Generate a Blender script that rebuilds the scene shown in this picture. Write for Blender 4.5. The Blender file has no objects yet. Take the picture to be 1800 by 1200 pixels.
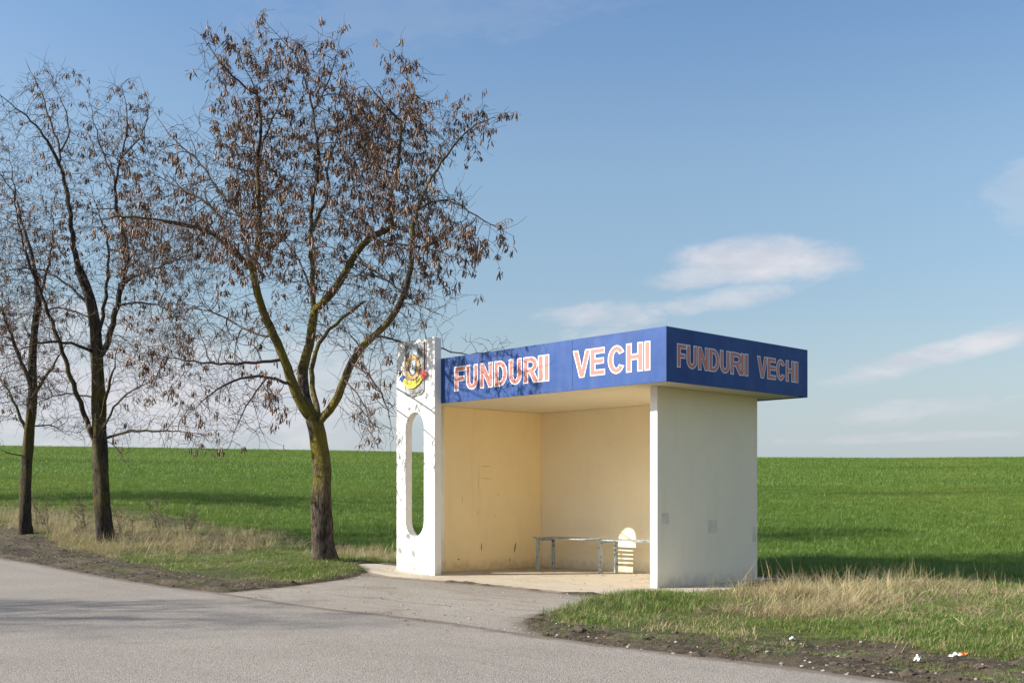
import bpy, bmesh, math, random
import numpy as np
from mathutils import Vector, Matrix
from mathutils.geometry import tessellate_polygon

# ------------------------------------------------------------------ camera
F_PX, HZ, CAM_H = 1937.0, 876.44, 1.15
scn = bpy.context.scene
col = scn.collection
cd = bpy.data.cameras.new('camera'); cam = bpy.data.objects.new('camera', cd); col.objects.link(cam)
cam.location = (0, 0, CAM_H); cam.rotation_euler = (math.radians(90), 0, 0)
cd.sensor_width = 36; cd.lens = 36*F_PX/1800; cd.shift_y = (HZ-600)/1800
cd.clip_start = .1; cd.clip_end = 3000
scn.camera = cam
# ------------------------------------------------------------------ light
SUN_EL, SUN_AZ = math.radians(28.0), math.radians(7.94)    # light travels towards +X, a little towards +Y
ldir = Vector((math.cos(SUN_EL)*math.cos(SUN_AZ), math.cos(SUN_EL)*math.sin(SUN_AZ), -math.sin(SUN_EL)))
sl = bpy.data.lights.new('sun', 'SUN'); sl.energy = 4.4; sl.angle = math.radians(.53); sl.color = (1, .945, .86)
sun = bpy.data.objects.new('sun', sl); col.objects.link(sun)
sun.rotation_euler = (-ldir).to_track_quat('Z', 'Y').to_euler()
sun.location = (-20, -3, 15)
scn.view_settings.view_transform = 'Standard'; scn.view_settings.look = 'None'
scn.view_settings.exposure = 1.0; scn.view_settings.gamma = 1
scn.view_settings.use_curve_mapping = False
scn.cycles.diffuse_bounces = 8; scn.cycles.max_bounces = 14
SKY_STRENGTH = .0865

class NT:
    """small helper round a node tree"""
    def __init__(s, tree): s.t = tree; s.n = tree.nodes; s.l = tree.links
    def node(s, typ, **kw):
        n = s.n.new(typ)
        for k, v in kw.items():
            if k.startswith('i_'):
                key = k[2:]; key = int(key) if key.isdigit() else key.replace('_', ' ')
                s.put(n.inputs[key], v)
            else: setattr(n, k, v)
        return n
    def put(s, sock, v):
        if isinstance(v, bpy.types.NodeSocket): s.l.new(v, sock)
        elif v is not None: sock.default_value = v
    def math(s, op, a, b=None, c=None, clamp=False):
        n = s.n.new('ShaderNodeMath'); n.operation = op; n.use_clamp = clamp
        s.put(n.inputs[0], a)
        if b is not None: s.put(n.inputs[1], b)
        if c is not None: s.put(n.inputs[2], c)
        return n.outputs[0]
    def mix(s, f, a, b, mode='MIX'):
        n = s.n.new('ShaderNodeMix'); n.data_type = 'RGBA'; n.blend_type = mode; n.clamp_factor = True
        s.put(n.inputs[0], f)
        for k, v in ((6, a), (7, b)):
            if isinstance(v, (tuple, list)) and len(v) == 3: v = (*v, 1)
            s.put(n.inputs[k], v)
        return n.outputs[2]
    def noise(s, vec, scale, detail=4, rough=.55, dist=0):
        n = s.n.new('ShaderNodeTexNoise'); s.put(n.inputs['Vector'], vec)
        n.inputs['Scale'].default_value = scale; n.inputs['Detail'].default_value = detail
        n.inputs['Roughness'].default_value = rough; n.inputs['Distortion'].default_value = dist
        return n.outputs['Fac']
    def ramp(s, v, lo, hi, a=0., b=1.):
        n = s.n.new('ShaderNodeMapRange'); n.interpolation_type = 'SMOOTHSTEP'
        s.put(n.inputs[0], v)
        for k, x in zip((1, 2, 3, 4), (lo, hi, a, b)): s.put(n.inputs[k], x)
        return n.outputs[0]
    def mapping(s, vec, scale=(1, 1, 1), rot=(0, 0, 0)):
        n = s.n.new('ShaderNodeMapping'); s.put(n.inputs[0], vec)
        n.inputs['Scale'].default_value = scale; n.inputs['Rotation'].default_value = rot
        return n.outputs[0]
    def attr(s, name, typ='GEOMETRY'):
        n = s.n.new('ShaderNodeAttribute'); n.attribute_name = name; n.attribute_type = typ
        return n

# ------------------------------------------------------------------ sky
world = bpy.data.worlds.new('World'); scn.world = world; world.use_nodes = True
w = NT(world.node_tree); w.n.clear()
sky = w.node('ShaderNodeTexSky', sky_type='NISHITA', sun_disc=False, sun_elevation=SUN_EL,
             sun_rotation=math.atan2(-ldir.x, -ldir.y), altitude=100, air_density=1.0, dust_density=1.8, ozone_density=1.6)
gen = w.node('ShaderNodeTexCoord').outputs['Generated']
sep = w.node('ShaderNodeSeparateXYZ', i_0=gen)
az = w.math('ARCTAN2', sep.outputs[0], sep.outputs[1])
el = w.math('ARCSINE', sep.outputs[2])
azel = w.node('ShaderNodeCombineXYZ', i_0=az, i_1=el).outputs[0]
nz = w.noise(w.mapping(azel, (11, 23, 1)), 1.0, 10, .62, .5)
nf = w.noise(w.mapping(azel, (34, 85, 1)), 1.0, 8, .66, .5)
nn = w.math('ADD', w.math('MULTIPLY', w.math('SUBTRACT', nz, .5), 5.0), w.math('MULTIPLY', w.math('SUBTRACT', nf, .5), 2.6))
def cloud(px, py, rx, ry, rot, op, k=1.0, soft=.9):
    a0 = math.atan2(px-900, F_PX); e0 = math.atan2(HZ-py, math.hypot(px-900, F_PX))
    c, s_ = math.cos(rot), math.sin(rot)
    da = w.math('SUBTRACT', az, a0); de = w.math('SUBTRACT', el, e0)
    x = w.math('ADD', w.math('MULTIPLY', da, c/(rx/F_PX)), w.math('MULTIPLY', de, s_/(rx/F_PX)))
    y = w.math('ADD', w.math('MULTIPLY', da, -s_/(ry/F_PX)), w.math('MULTIPLY', de, c/(ry/F_PX)))
    r2 = w.math('ADD', w.math('MULTIPLY', x, x), w.math('MULTIPLY', y, y))
    val = w.math('SUBTRACT', w.math('MULTIPLY', nn, k), r2)
    return w.math('MULTIPLY', w.ramp(val, -.95-soft*.2, -.95+soft), op)
masks = [cloud(1335, 458, 165, 45, -.02, .88, .36, 1.1), cloud(1250, 480, 120, 26, .1, .6, .45), cloud(1290, 525, 130, 24, .12, .55, .5),
         cloud(1060, 553, 120, 26, 0, .62, .5), cloud(1665, 618, 190, 24, .22, .85, .4, 1.2), cloud(1590, 722, 170, 20, .08, .36, .8),
         cloud(1820, 330, 90, 60, .5, .22, .9), cloud(1600, 768, 250, 10, .02, .32, .6), cloud(1050, 590, 90, 20, 0, .35, .9),
         cloud(250, 690, 560, 125, 0, .92, .4, 1.2), cloud(120, 590, 260, 60, .1, .45, .8), cloud(780, 20, 500, 60, .1, .10, .9, 1.5)]
m = masks[0]
for k in masks[1:]:
    m = w.math('MAXIMUM', m, k)
# scattered cloud carried on outside the frame, added denser to lighten and warm shade
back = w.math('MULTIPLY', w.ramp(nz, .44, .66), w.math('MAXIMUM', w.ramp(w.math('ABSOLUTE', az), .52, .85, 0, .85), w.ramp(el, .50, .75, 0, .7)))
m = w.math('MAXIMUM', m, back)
haze = w.math('MULTIPLY', w.ramp(el, .20, -.01), .85)
tc = w.mix(w.ramp(el, .26, .50), w.mix(w.ramp(el, .12, .32), (.93, .93, .90), (1.05, 1.09, 1.04)), (.80, .99, 1.14))
tint = w.mix(1.0, sky.outputs[0], tc, 'MULTIPLY')
hcol = w.mix(haze, tint, (3.0, 3.45, 3.95))
nz2 = w.noise(w.mapping(azel, (14, 40, 1)), 1.0, 5, .6)
ccol = w.mix(w.ramp(nz2, .35, .65), (3.7, 3.8, 4.25), (4.6, 4.55, 4.75))
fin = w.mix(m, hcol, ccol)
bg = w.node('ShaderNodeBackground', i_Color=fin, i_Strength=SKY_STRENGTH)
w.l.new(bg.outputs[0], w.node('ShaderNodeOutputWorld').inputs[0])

# ------------------------------------------------------------------ geometry frame of the shelter: u to the left along its front, v into its depth
TH = math.radians(46.711); X0, Y0 = 1.868, 14.166
UX, UY, VX, VY = -math.cos(TH), math.sin(TH), math.sin(TH), math.cos(TH)
def W(u, v, z=0.): return Vector((X0+u*UX+v*VX, Y0+u*UY+v*VY, z))
def UVof(X, Y): return (X-X0)*UX+(Y-Y0)*UY, (X-X0)*VX+(Y-Y0)*VY
def on_ground(px, py, z=0.):
    Y = (CAM_H-z)*F_PX/(py-HZ); return (px-900)/F_PX*Y, Y
def on_v(px, py, v):
    dx = (px-900)/F_PX; s = (v+X0*VX+Y0*VY)/(dx*VX+VY); return UVof(dx*s, s)[0], CAM_H-(py-HZ)/F_PX*s
def on_u(px, py, u):
    dx = (px-900)/F_PX; s = (u+X0*UX+Y0*UY)/(dx*UX+UY); return UVof(dx*s, s)[1], CAM_H-(py-HZ)/F_PX*s

# ------------------------------------------------------------------ numpy noise
rng = np.random.default_rng(7)
_tab = rng.random((256, 256))
def vnoise(x, y):
    x = np.asarray(x, float); y = np.asarray(y, float)
    xi = np.floor(x).astype(int); yi = np.floor(y).astype(int); fx = x-xi; fy = y-yi
    fx = fx*fx*(3-2*fx); fy = fy*fy*(3-2*fy)
    a = _tab[xi & 255, yi & 255]; b = _tab[(xi+1) & 255, yi & 255]; c = _tab[xi & 255, (yi+1) & 255]; d = _tab[(xi+1) & 255, (yi+1) & 255]
    return (a*(1-fx)+b*fx)*(1-fy)+(c*(1-fx)+d*fx)*fy
def fbm(x, y, o=4):
    s = 0; a = .5; t = 0
    for k in range(o):
        s = s+a*vnoise(x*2**k+17.3*k, y*2**k+5.1*k); t += a; a *= .5
    return s/t
def sstep(a, b, x):
    t = np.clip((np.asarray(x, float)-a)/(b-a), 0, 1); return t*t*(3-2*t)

# ------------------------------------------------------------------ terrain
RIDGE0, RIDGE1 = 23.0, 135.0
def Sprof(Y):
    t = np.clip((np.asarray(Y, float)-RIDGE0)/(RIDGE1-RIDGE0), 0, 1); return 1-(1-t)**1.4
_anch = [(-300, 785), (0, 787), (350, 792), (700, 797.5), (1050, 802), (1333, 805), (1560, 806), (1800, 804), (2100, 803)]
_ys = np.linspace(40, 135, 200)
_ax = []; _av = []
for px, py in _anch:
    a = (HZ-py-1.2)/F_PX
    _ax.append((px-900)/F_PX*100); _av.append(float(np.min((a*_ys+CAM_H)/Sprof(_ys))))
_RE = []
for px, py in [(1620, 1200), (1500, 1185), (1380, 1170), (1240, 1153), (1100, 1137), (1000, 1124), (880, 1107), (800, 1094), (680, 1080), (520, 1062), (400, 1043), (300, 1031), (220, 1019), (150, 1007), (75, 995), (0, 987)]:
    gx, gy = on_ground(px, py, -.046); _RE.append(UVof(gx, gy))
_RE = [(-40, _RE[0][1]-2.0)]+[(float(a), float(b)) for a, b in _RE]+[(22, _RE[-1][1]-.9), (60, _RE[-1][1]-6)]
def road_edge(u):
    return np.interp(u, [q[0] for q in _RE], [q[1] for q in _RE])
def pave_z(v): return np.interp(v, [-4.2, -1.2], [-.05, -.004])
def pip(poly, X, Y):
    inside = np.zeros(X.shape, bool); n = len(poly)
    for i in range(n):
        x1, y1 = poly[i]; x2, y2 = poly[(i+1) % n]
        if y1 == y2: continue
        c = ((y1 > Y) != (y2 > Y)) & (X < (x2-x1)*(Y-y1)/(y2-y1)+x1)
        inside ^= c
    return inside
def pdist(poly, X, Y):
    d = np.full(X.shape, 1e9); n = len(poly)
    for i in range(n):
        x1, y1 = poly[i]; x2, y2 = poly[(i+1) % n]
        L = (x2-x1)**2+(y2-y1)**2+1e-12
        t = np.clip(((X-x1)*(x2-x1)+(Y-y1)*(y2-y1))/L, 0, 1)
        d = np.minimum(d, np.hypot(X-x1-t*(x2-x1), Y-y1-t*(y2-y1)))
    return d
def sdf(poly, X, Y):
    X = np.asarray(X, float); Y = np.asarray(Y, float)
    d = pdist(poly, X, Y); return np.where(pip(poly, X, Y), d, -d)
def G(*pts): return [on_ground(*p, -.02) for p in pts]
uvp = lambda u, v: tuple(W(u, v))[:2]
# ground that carries grass, left and right of the forecourt; everything between it and the road is bare mud
POLY_L = G((-60, 958), (60, 967), (150, 978), (260, 999), (330, 1013), (400, 1020), (460, 1027), (500, 1029), (560, 1022), (640, 1012), (612, 1003), (690, 999)) \
    + [uvp(4.75, .3), uvp(4.6, 3), uvp(4.6, 30), uvp(90, 60), uvp(90, -2), uvp(30, -1.6), uvp(20, -1.9)]
POLY_R = G((1275, 1044), (1225, 1048), (1165, 1056), (1120, 1059), (1075, 1064), (1000, 1073), (945, 1084), (1010, 1097), (1100, 1112), (1230, 1120), (1380, 1133), (1480, 1128), (1560, 1136), (1640, 1150), (1800, 1165), (2300, 1180)) \
    + [uvp(-40, 4), uvp(-40, 30), uvp(4.6, 30), uvp(4.6, 3), uvp(-.3, 2.75), uvp(-.36, 1.9), uvp(-.68, .95), uvp(-1.0, .15)]
SLAB = [(-.70, -1.40), (-.70, -.6), (-.95, .10), (-.62, .9), (-.30, 1.9), (-.24, 2.7), (4.75, 2.7), (4.85, -.2), (5.6, -.45), (5.5, -.85), (4.45, -1.26), (2.9, -1.20), (1.5, -1.19), (.3, -1.30)]
SLAB_W = [uvp(*p) for p in SLAB]
def bare(X, Y):
    """signed distance into the grassed ground, with a ragged rim"""
    s = np.maximum(sdf(POLY_L, X, Y), sdf(POLY_R, X, Y))
    return s+(fbm(X*2.2, Y*2.2, 4)-.5)*.55*np.clip(1.2-np.abs(s), 0, 1)
def base_z(X, Y):
    X = np.asarray(X, float); Y = np.asarray(Y, float)
    u, v = UVof(X, Y)
    z = pave_z(v)
    z = z+.16*sstep(4, 12, -X)*sstep(17, 24, Y)+.11*np.exp(-(((X+3.2)/1.9)**2+((Y-17.9)/1.3)**2)**2)
    A = np.interp(X*100/np.maximum(Y, 30), _ax, _av)
    z = z+A*Sprof(Y)-np.maximum(Y-RIDGE1, 0)*.05
    return z
def terrain(X, Y):
    X = np.asarray(X, float); Y = np.asarray(Y, float)
    u, v = UVof(X, Y)
    z = base_z(X, Y)
    near = np.clip(1-(Y-30)/30, 0, 1)
    g = bare(X, Y)
    gm = sstep(-.05, .45, g)
    bump = gm*(.02+.05*(fbm(X*.9+3, Y*.9)-.5)*2+.03*(fbm(X*4, Y*4)-.5))
    mudm = (1-gm)
    # mud: trodden, rutted along the road
    ruts = fbm(u*.9+9, v*5.5+2, 3)-.5
    e = v-road_edge(u)
    mud = (.022+.10*ruts+.035*(fbm(X*7, Y*7, 3)-.5))*sstep(-.15, .25, e)
    inap = sstep(.0, .16, np.where(pip(APRON_W, X, Y), 1, -1)*pdist(APRON_W, X, Y))
    mud = mud*(1-inap)-.05*inap
    z = z+near*(bump+mudm*mud)
    # mound beside the right wall
    mx, my = on_ground(1160, 1062); z = z+.025*np.exp(-(((X-mx)/.75)**2+((Y-my)/.5)**2))
    mx, my = on_ground(1110, 1064); z = z+.05*np.exp(-(((X-mx)/.6)**2+((Y-my)/.5)**2))
    # below road, slab and forecourt
    e2 = (road_edge(u)+.04*(fbm(u*3, v*0+2.)-.5)*2)-v
    z = z-.07*sstep(.0, .35, e2)*(v > -13)
    z = z-.05*sstep(-.02, .12, sdf(SLAB_W, X, Y))
    return z
APRON = [UVof(*on_ground(*q, -.03)) for q in [(668, 1010), (640, 1013), (560, 1023), (480, 1031), (400, 1037), (330, 1037), (380, 1052), (500, 1074), (680, 1094), (880, 1120), (985, 1134), (960, 1112), (928, 1094), (940, 1084), (1000, 1073), (1075, 1061), (1115, 1055)]]+[(-.66, -1.36), (.3, -1.26), (1.5, -1.15), (2.9, -1.16), (4.45, -1.22)]
APRON = [(float(a), float(b)) for a, b in APRON]
APRON_W = [uvp(*p) for p in APRON]
def tz(X, Y): return float(terrain(np.array([X]), np.array([Y]))[0])
def hit(px, py):
    """where the line of sight through a pixel of the photograph meets the terrain"""
    Y = np.arange(5, 140, .05); X = (px-900)/F_PX*Y
    zl = CAM_H-(py-HZ)/F_PX*Y; zt = base_z(X, Y)
    k = int(np.argmax(zt >= zl)); return float(X[k]), float(Y[k])

# ------------------------------------------------------------------ object helpers
def tag(o, label=None, cat=None, group=None, kind=None):
    for k, v_ in (('label', label), ('category', cat), ('group', group), ('kind', kind)):
        if v_: o[k] = v_
    return o
def link(name, me, mat=None, parent=None):
    o = bpy.data.objects.new(name, me); col.objects.link(o)
    if mat is not None:
        for m_ in (mat if isinstance(mat, (list, tuple)) else [mat]): me.materials.append(m_)
    if parent: o.parent = parent
    return o
def empty(name, loc, rz=0.):
    o = bpy.data.objects.new(name, None); col.objects.link(o); o.location = loc; o.rotation_euler.z = rz; o.empty_display_size = .3
    return o
def mesh_from(name, V, Fc, smooth=False, mats=None):
    me = bpy.data.meshes.new(name); me.from_pydata([tuple(map(float, p)) for p in V], [], [tuple(map(int, f)) for f in Fc]); me.update()
    if smooth: me.polygons.foreach_set('use_smooth', [True]*len(me.polygons))
    if mats is not None: me.polygons.foreach_set('material_index', mats)
    return me
def box_bm(bm, x0, x1, y0, y1, z0, z1, bev=0):
    r = bmesh.ops.create_cube(bm, size=1); vs = r['verts']
    for v_ in vs:
        v_.co = Vector(((x0+x1)/2+v_.co.x*(x1-x0), (y0+y1)/2+v_.co.y*(y1-y0), (z0+z1)/2+v_.co.z*(z1-z0)))
    if bev:
        es = list({e for v_ in vs for e in v_.link_edges})
        bmesh.ops.bevel(bm, geom=es, offset=bev, segments=2, affect='EDGES', profile=.6)
def bm_obj(name, bm, mat, parent=None, smooth=False):
    me = bpy.data.meshes.new(name); bmesh.ops.recalc_face_normals(bm, faces=bm.faces); bm.to_mesh(me); bm.free()
    if smooth: me.polygons.foreach_set('use_smooth', [True]*len(me.polygons))
    return link(name, me, mat, parent)
def box(name, b, mat, parent=None, bev=.004):
    bm = bmesh.new(); box_bm(bm, *b, bev); return bm_obj(name, bm, mat, parent)

# ------------------------------------------------------------------ materials
def newmat(name):
    m_ = bpy.data.materials.new(name); m_.use_nodes = True; t = NT(m_.node_tree); t.n.clear()
    b = t.node('ShaderNodeBsdfPrincipled'); o = t.node('ShaderNodeOutputMaterial'); t.l.new(b.outputs[0], o.inputs[0])
    t.b = b; t.out = o
    return m_, t
def bump(t, h, strength=.3, dist=.01):
    n = t.node('ShaderNodeBump', i_Height=h); n.inputs['Strength'].default_value = strength; n.inputs['Distance'].default_value = dist
    t.l.new(n.outputs[0], t.b.inputs['Normal'])
def obj_co(t): return t.node('ShaderNodeTexCoord').outputs['Object']
def pos(t): return t.node('ShaderNodeNewGeometry').outputs['Position']

def plaster(name, c, c2, stain=.5, base_dirt=.6, trowel=.35, streak=0.):
    m_, t = newmat(name); p = obj_co(t)
    n1 = t.noise(p, 1.3, 5, .6); n2 = t.noise(p, 9, 6, .65); n3 = t.noise(p, 90, 3, .6)
    c_ = t.mix(t.ramp(n1, .3, .72), c, c2)
    c_ = t.mix(t.math('MULTIPLY', t.ramp(n2, .56, .74), stain*.35), c_, tuple(x*.62 for x in c))
    st = t.noise(t.mapping(p, (9, 9, .7)), 1.0, 5, .6)
    c_ = t.mix(t.math('MULTIPLY', t.ramp(st, .52, .75), streak), c_, tuple(x*.6 for x in c))
    z = t.node('ShaderNodeSeparateXYZ', i_0=p).outputs[2]
    dirt = t.math('MULTIPLY', t.ramp(t.math('ADD', z, t.math('MULTIPLY', t.math('SUBTRACT', n2, .5), .35)), .22, -.04), base_dirt)
    c_ = t.mix(dirt, c_, (.25, .2, .13))
    t.l.new(c_, t.b.inputs['Base Color']); t.b.inputs['Roughness'].default_value = .85
    t.b.inputs['Specular IOR Level'].default_value = .25
    rows = t.noise(t.mapping(p, (2, 2, 16)), 1.0, 3, .5)
    h = t.math('ADD', t.math('ADD', t.math('MULTIPLY', n3, .25), t.math('MULTIPLY', n2, .8)), t.math('MULTIPLY', rows, .8))
    bump(t, h, trowel, .012)
    return m_
M = {}
M['white'] = plaster('white_plaster', (.83, .82, .79), (.77, .76, .73), .35, .45, .35, .15)
M['yellow'] = plaster('ochre_plaster', (.92, .76, .46), (.87, .72, .445), .45, .5, .3, .15)
M['cream'] = plaster('cream_plaster', (.87, .77, .56), (.83, .73, .53), .35, .45, .4, .12)
M['outer'] = plaster('ivory_plaster', (.90, .80, .60), (.86, .765, .575), .3, .4, .35, .10)
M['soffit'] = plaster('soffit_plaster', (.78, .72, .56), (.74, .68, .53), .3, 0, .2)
def flat(name, c, rough=.6, metal=0., spec=.4, var=.15, sc=6., bmp=.15):
    m_, t = newmat(name); p = obj_co(t)
    n = t.noise(p, sc, 5, .6)
    c_ = t.mix(t.ramp(n, .35, .7), c, tuple(x*(1-var) for x in c))
    t.l.new(c_, t.b.inputs['Base Color']); t.b.inputs['Roughness'].default_value = rough; t.b.inputs['Metallic'].default_value = metal
    t.b.inputs['Specular IOR Level'].default_value = spec
    bump(t, t.noise(p, sc*8, 4), bmp, .003)
    return m_
def vinyl(name, c, c2, rough):
    m_, t = newmat(name); p = obj_co(t)
    n = t.noise(p, 1.6, 4, .55, .6); d = t.noise(p, 14, 6, .65)
    c_ = t.mix(t.ramp(n, .3, .7), c, c2)
    dust = t.noise(t.mapping(p, (7, 7, .9), (0, .25, 0)), 1.0, 5, .6)
    c_ = t.mix(t.math('MULTIPLY', t.ramp(dust, .45, .8), .10), c_, (.22, .26, .36))
    t.l.new(c_, t.b.inputs['Base Color'])
    t.put(t.b.inputs['Roughness'], t.ramp(d, .3, .7, rough, rough+.12))
    t.b.inputs['Specular IOR Level'].default_value = .26
    wv = t.noise(t.mapping(p, (1.2, 1.2, .8), (0, .7, 0)), 1.0, 2, .5, .8)
    bump(t, wv, .35, .06)
    return m_
M['blue'] = vinyl('blue_vinyl', (.015, .056, .205), (.020, .070, .245), .50)
M['red'] = flat('faded_red_vinyl', (.50, .175, .15), .45, var=.12)
M['letterwhite'] = flat('white_vinyl', (.82, .82, .82), .45, var=.08)
M['rooffelt'] = flat('roof_felt', (.12, .12, .125), .9)
M['shield'] = flat('shield_grey', (.36, .37, .365), .5, var=.35, sc=14)
M['greymetal'] = flat('emblem_grey', (.50, .51, .50), .5, var=.25, sc=20)
M['darkgrey'] = flat('emblem_dark', (.10, .115, .12), .5)
M['trim'] = flat('emblem_trim', (.50, .52, .51), .45)
M['wheat'] = flat('emblem_wheat', (.68, .40, .15), .55, var=.35, sc=40)
M['ryellow'] = flat('emblem_yellow', (.72, .64, .06), .5)
M['rblue'] = flat('emblem_blue', (.02, .06, .30), .5)
M['rred'] = flat('emblem_red', (.72, .12, .10), .5)
M['paleblue'] = flat('emblem_pale', (.50, .60, .66), .5)
M['brown'] = flat('emblem_brown', (.12, .045, .04), .6)
# bench paint: pale blue-green worn to rust
m_, t = newmat('bench_paint'); p = pos(t)
n = t.noise(p, 16, 6, .7); n2 = t.noise(p, 70, 4, .6)
c_ = t.mix(t.ramp(n, .54, .60), (.36, .43, .45), (.11, .075, .055))
c_ = t.mix(t.ramp(n2, .55, .7), c_, (.44, .5, .52))
t.l.new(c_, t.b.inputs['Base Color']); t.b.inputs['Roughness'].default_value = .5; bump(t, n, .4, .003)
M['bench'] = m_
m_, t = newmat('bench_seat_paint'); p = pos(t)
n = t.noise(t.mapping(p, (6, 6, 30)), 1.5, 6, .7); n2 = t.noise(p, 50, 4, .6)
c_ = t.mix(t.ramp(n, .46, .56), (.40, .47, .50), (.16, .14, .125))
t.l.new(c_, t.b.inputs['Base Color']); t.b.inputs['Roughness'].default_value = .6; bump(t, n2, .5, .004)
M['seat'] = m_

# soil and what lies on it
m_, t = newmat('soil'); p = pos(t)
g = t.attr('grassy').outputs['Fac']; fld = t.attr('field').outputs['Fac']
n1 = t.noise(p, 1.1, 6, .62); n2 = t.noise(p, 12, 6, .7); n3 = t.noise(p, 60, 4, .65)
mud = t.mix(t.ramp(n1, .38, .66), (.045, .035, .024), (.10, .082, .055))
mud = t.mix(t.ramp(n2, .45, .72), mud, (.15, .118, .085))
mud = t.mix(t.math('MULTIPLY', t.ramp(n3, .62, .72), .8), mud, (.30, .26, .20))
under = t.mix(t.ramp(n2, .35, .7), (.035, .05, .016), (.10, .085, .045))
far = t.mix(t.ramp(t.noise(p, 3.0, 6, .7), .3, .7), (.05, .095, .014), (.09, .15, .024))
c_ = t.mix(g, mud, under); c_ = t.mix(fld, c_, far)
t.l.new(c_, t.b.inputs['Base Color']); t.b.inputs['Roughness'].default_value = .95; t.b.inputs['Specular IOR Level'].default_value = .15
h = t.math('ADD', t.math('MULTIPLY', n2, 1.0), t.math('MULTIPLY', n3, .4)); bump(t, h, .9, .035)
M['soil'] = m_
def uvco(t, p):
    du = t.node('ShaderNodeVectorMath', operation='DOT_PRODUCT', i_0=p, i_1=(UX, UY, 0)).outputs['Value']
    dv = t.node('ShaderNodeVectorMath', operation='DOT_PRODUCT', i_0=p, i_1=(VX, VY, 0)).outputs['Value']
    return t.node('ShaderNodeCombineXYZ', i_0=du, i_1=dv).outputs[0], t.math('SUBTRACT', dv, X0*VX+Y0*VY)
def asphalt(name, c, c2, dirt, gr=1.0, edge=False):
    m_, t = newmat(name); p = pos(t)
    n1 = t.noise(p, .45, 5, .6); n2 = t.noise(p, 5, 5, .6)
    v_ = t.node('ShaderNodeTexVoronoi', i_Vector=p, i_Scale=95.0)
    rnd = t.node('ShaderNodeSeparateColor', i_0=v_.outputs['Color']).outputs[0]
    uvp_, vv = uvco(t, p); along = t.noise(t.mapping(uvp_, (.14, 2.4, 1)), 1.3, 6, .62, .3)
    c_ = t.mix(t.ramp(n1, .3, .7), c, c2)
    c_ = t.mix(t.math('MULTIPLY', t.ramp(along, .44, .74), .55), c_, tuple(x*.72 for x in c))
    c_ = t.mix(t.math('MULTIPLY', t.ramp(n2, .52, .76), .30), c_, tuple(x*.66 for x in c))
    c_ = t.mix(t.math('MULTIPLY', t.ramp(rnd, .50, 1.0), .34*gr), c_, tuple(min(1, x*1.7) for x in c))
    c_ = t.mix(t.math('MULTIPLY', t.ramp(rnd, .36, .0), .55*gr), c_, tuple(x*.42 for x in c))
    d = t.noise(t.mapping(uvp_, (.8, 2.4, 1)), 1.0, 7, .68, .5)
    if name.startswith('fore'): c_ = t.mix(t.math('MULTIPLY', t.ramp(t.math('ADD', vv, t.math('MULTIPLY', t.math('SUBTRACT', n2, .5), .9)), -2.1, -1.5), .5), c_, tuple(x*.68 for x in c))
    c_ = t.mix(t.math('MULTIPLY', t.ramp(d, .50, .68), dirt), c_, (.19, .15, .11))
    ed = t.attr('edge').outputs['Fac']
    eds = t.math('MULTIPLY', t.ramp(t.math('ADD', ed, t.math('MULTIPLY', t.math('SUBTRACT', n2, .5), 1.3)), .25, .95), .8)
    c_ = t.mix(eds, c_, (.13, .10, .075))
    t.l.new(c_, t.b.inputs['Base Color']); t.b.inputs['Roughness'].default_value = .88; t.b.inputs['Specular IOR Level'].default_value = .3
    crk = t.node('ShaderNodeTexVoronoi', feature='DISTANCE_TO_EDGE', i_Vector=t.mix(.10, p, t.node('ShaderNodeTexNoise', i_Vector=p, i_Scale=4.0).outputs['Color']), i_Scale=.55).outputs['Distance']
    h = t.math('ADD', t.math('MULTIPLY', v_.outputs['Distance'], -.7), t.math('MULTIPLY', t.noise(p, 30, 4), .8))
    bump(t, h, .75, .008)
    return m_
M['road'] = asphalt('road_asphalt', (.272, .241, .208), (.232, .206, .178), .18)
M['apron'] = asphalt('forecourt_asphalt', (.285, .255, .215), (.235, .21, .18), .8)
M['slab'] = asphalt('slab_concrete', (.47, .41, .32), (.41, .355, .275), .35, .6)
M['crack'] = flat('crack_dirt', (.035, .03, .025), .95)
# bark
def bark(name, lo, hi, moss_z0, moss_z1, moss):
    m_, t = newmat(name); p = pos(t)
    s_ = t.mapping(p, (26, 26, 5))
    n1 = t.noise(s_, 1.0, 6, .65, .8); n2 = t.noise(p, 2.2, 5, .6); n3 = t.noise(p, 45, 4, .6)
    c_ = t.mix(t.ramp(n1, .36, .62), lo, hi)
    z = t.node('ShaderNodeSeparateXYZ', i_0=p).outputs[2]
    zz = t.math('MULTIPLY', t.ramp(z, moss_z0, moss_z0+.7), t.ramp(z, moss_z1+3, moss_z1))
    mm = t.math('MULTIPLY', t.ramp(t.math('ADD', n2, t.math('MULTIPLY', n3, .35)), .50, .78), t.math('MULTIPLY', zz, moss))
    c_ = t.mix(mm, c_, (.145, .12, .018))
    t.l.new(c_, t.b.inputs['Base Color']); t.b.inputs['Roughness'].default_value = .92; t.b.inputs['Specular IOR Level'].default_value = .2
    bump(t, t.math('ADD', n1, t.math('MULTIPLY', n3, .2)), 1.0, .035)
    return m_
M['bark1'] = bark('mossy_bark', (.017, .013, .010), (.115, .09, .068), .95, 4.2, 1.0)
M['bark2'] = bark('dark_bark', (.013, .010, .008), (.065, .052, .04), .6, 3.0, .4)
M['twig'] = flat('twig_bark', (.08, .058, .047), .85, var=.5, sc=3, bmp=0)
m_, t = newmat('seed_pod'); p = pos(t)
ri = t.node('ShaderNodeNewGeometry').outputs['Random Per Island']
oi = t.node('ShaderNodeObjectInfo').outputs['Random']
r_ = t.math('FRACT', t.math('ADD', ri, oi))
c_ = t.mix(t.ramp(r_, 0, 1), (.045, .024, .015), (.23, .13, .078))
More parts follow.
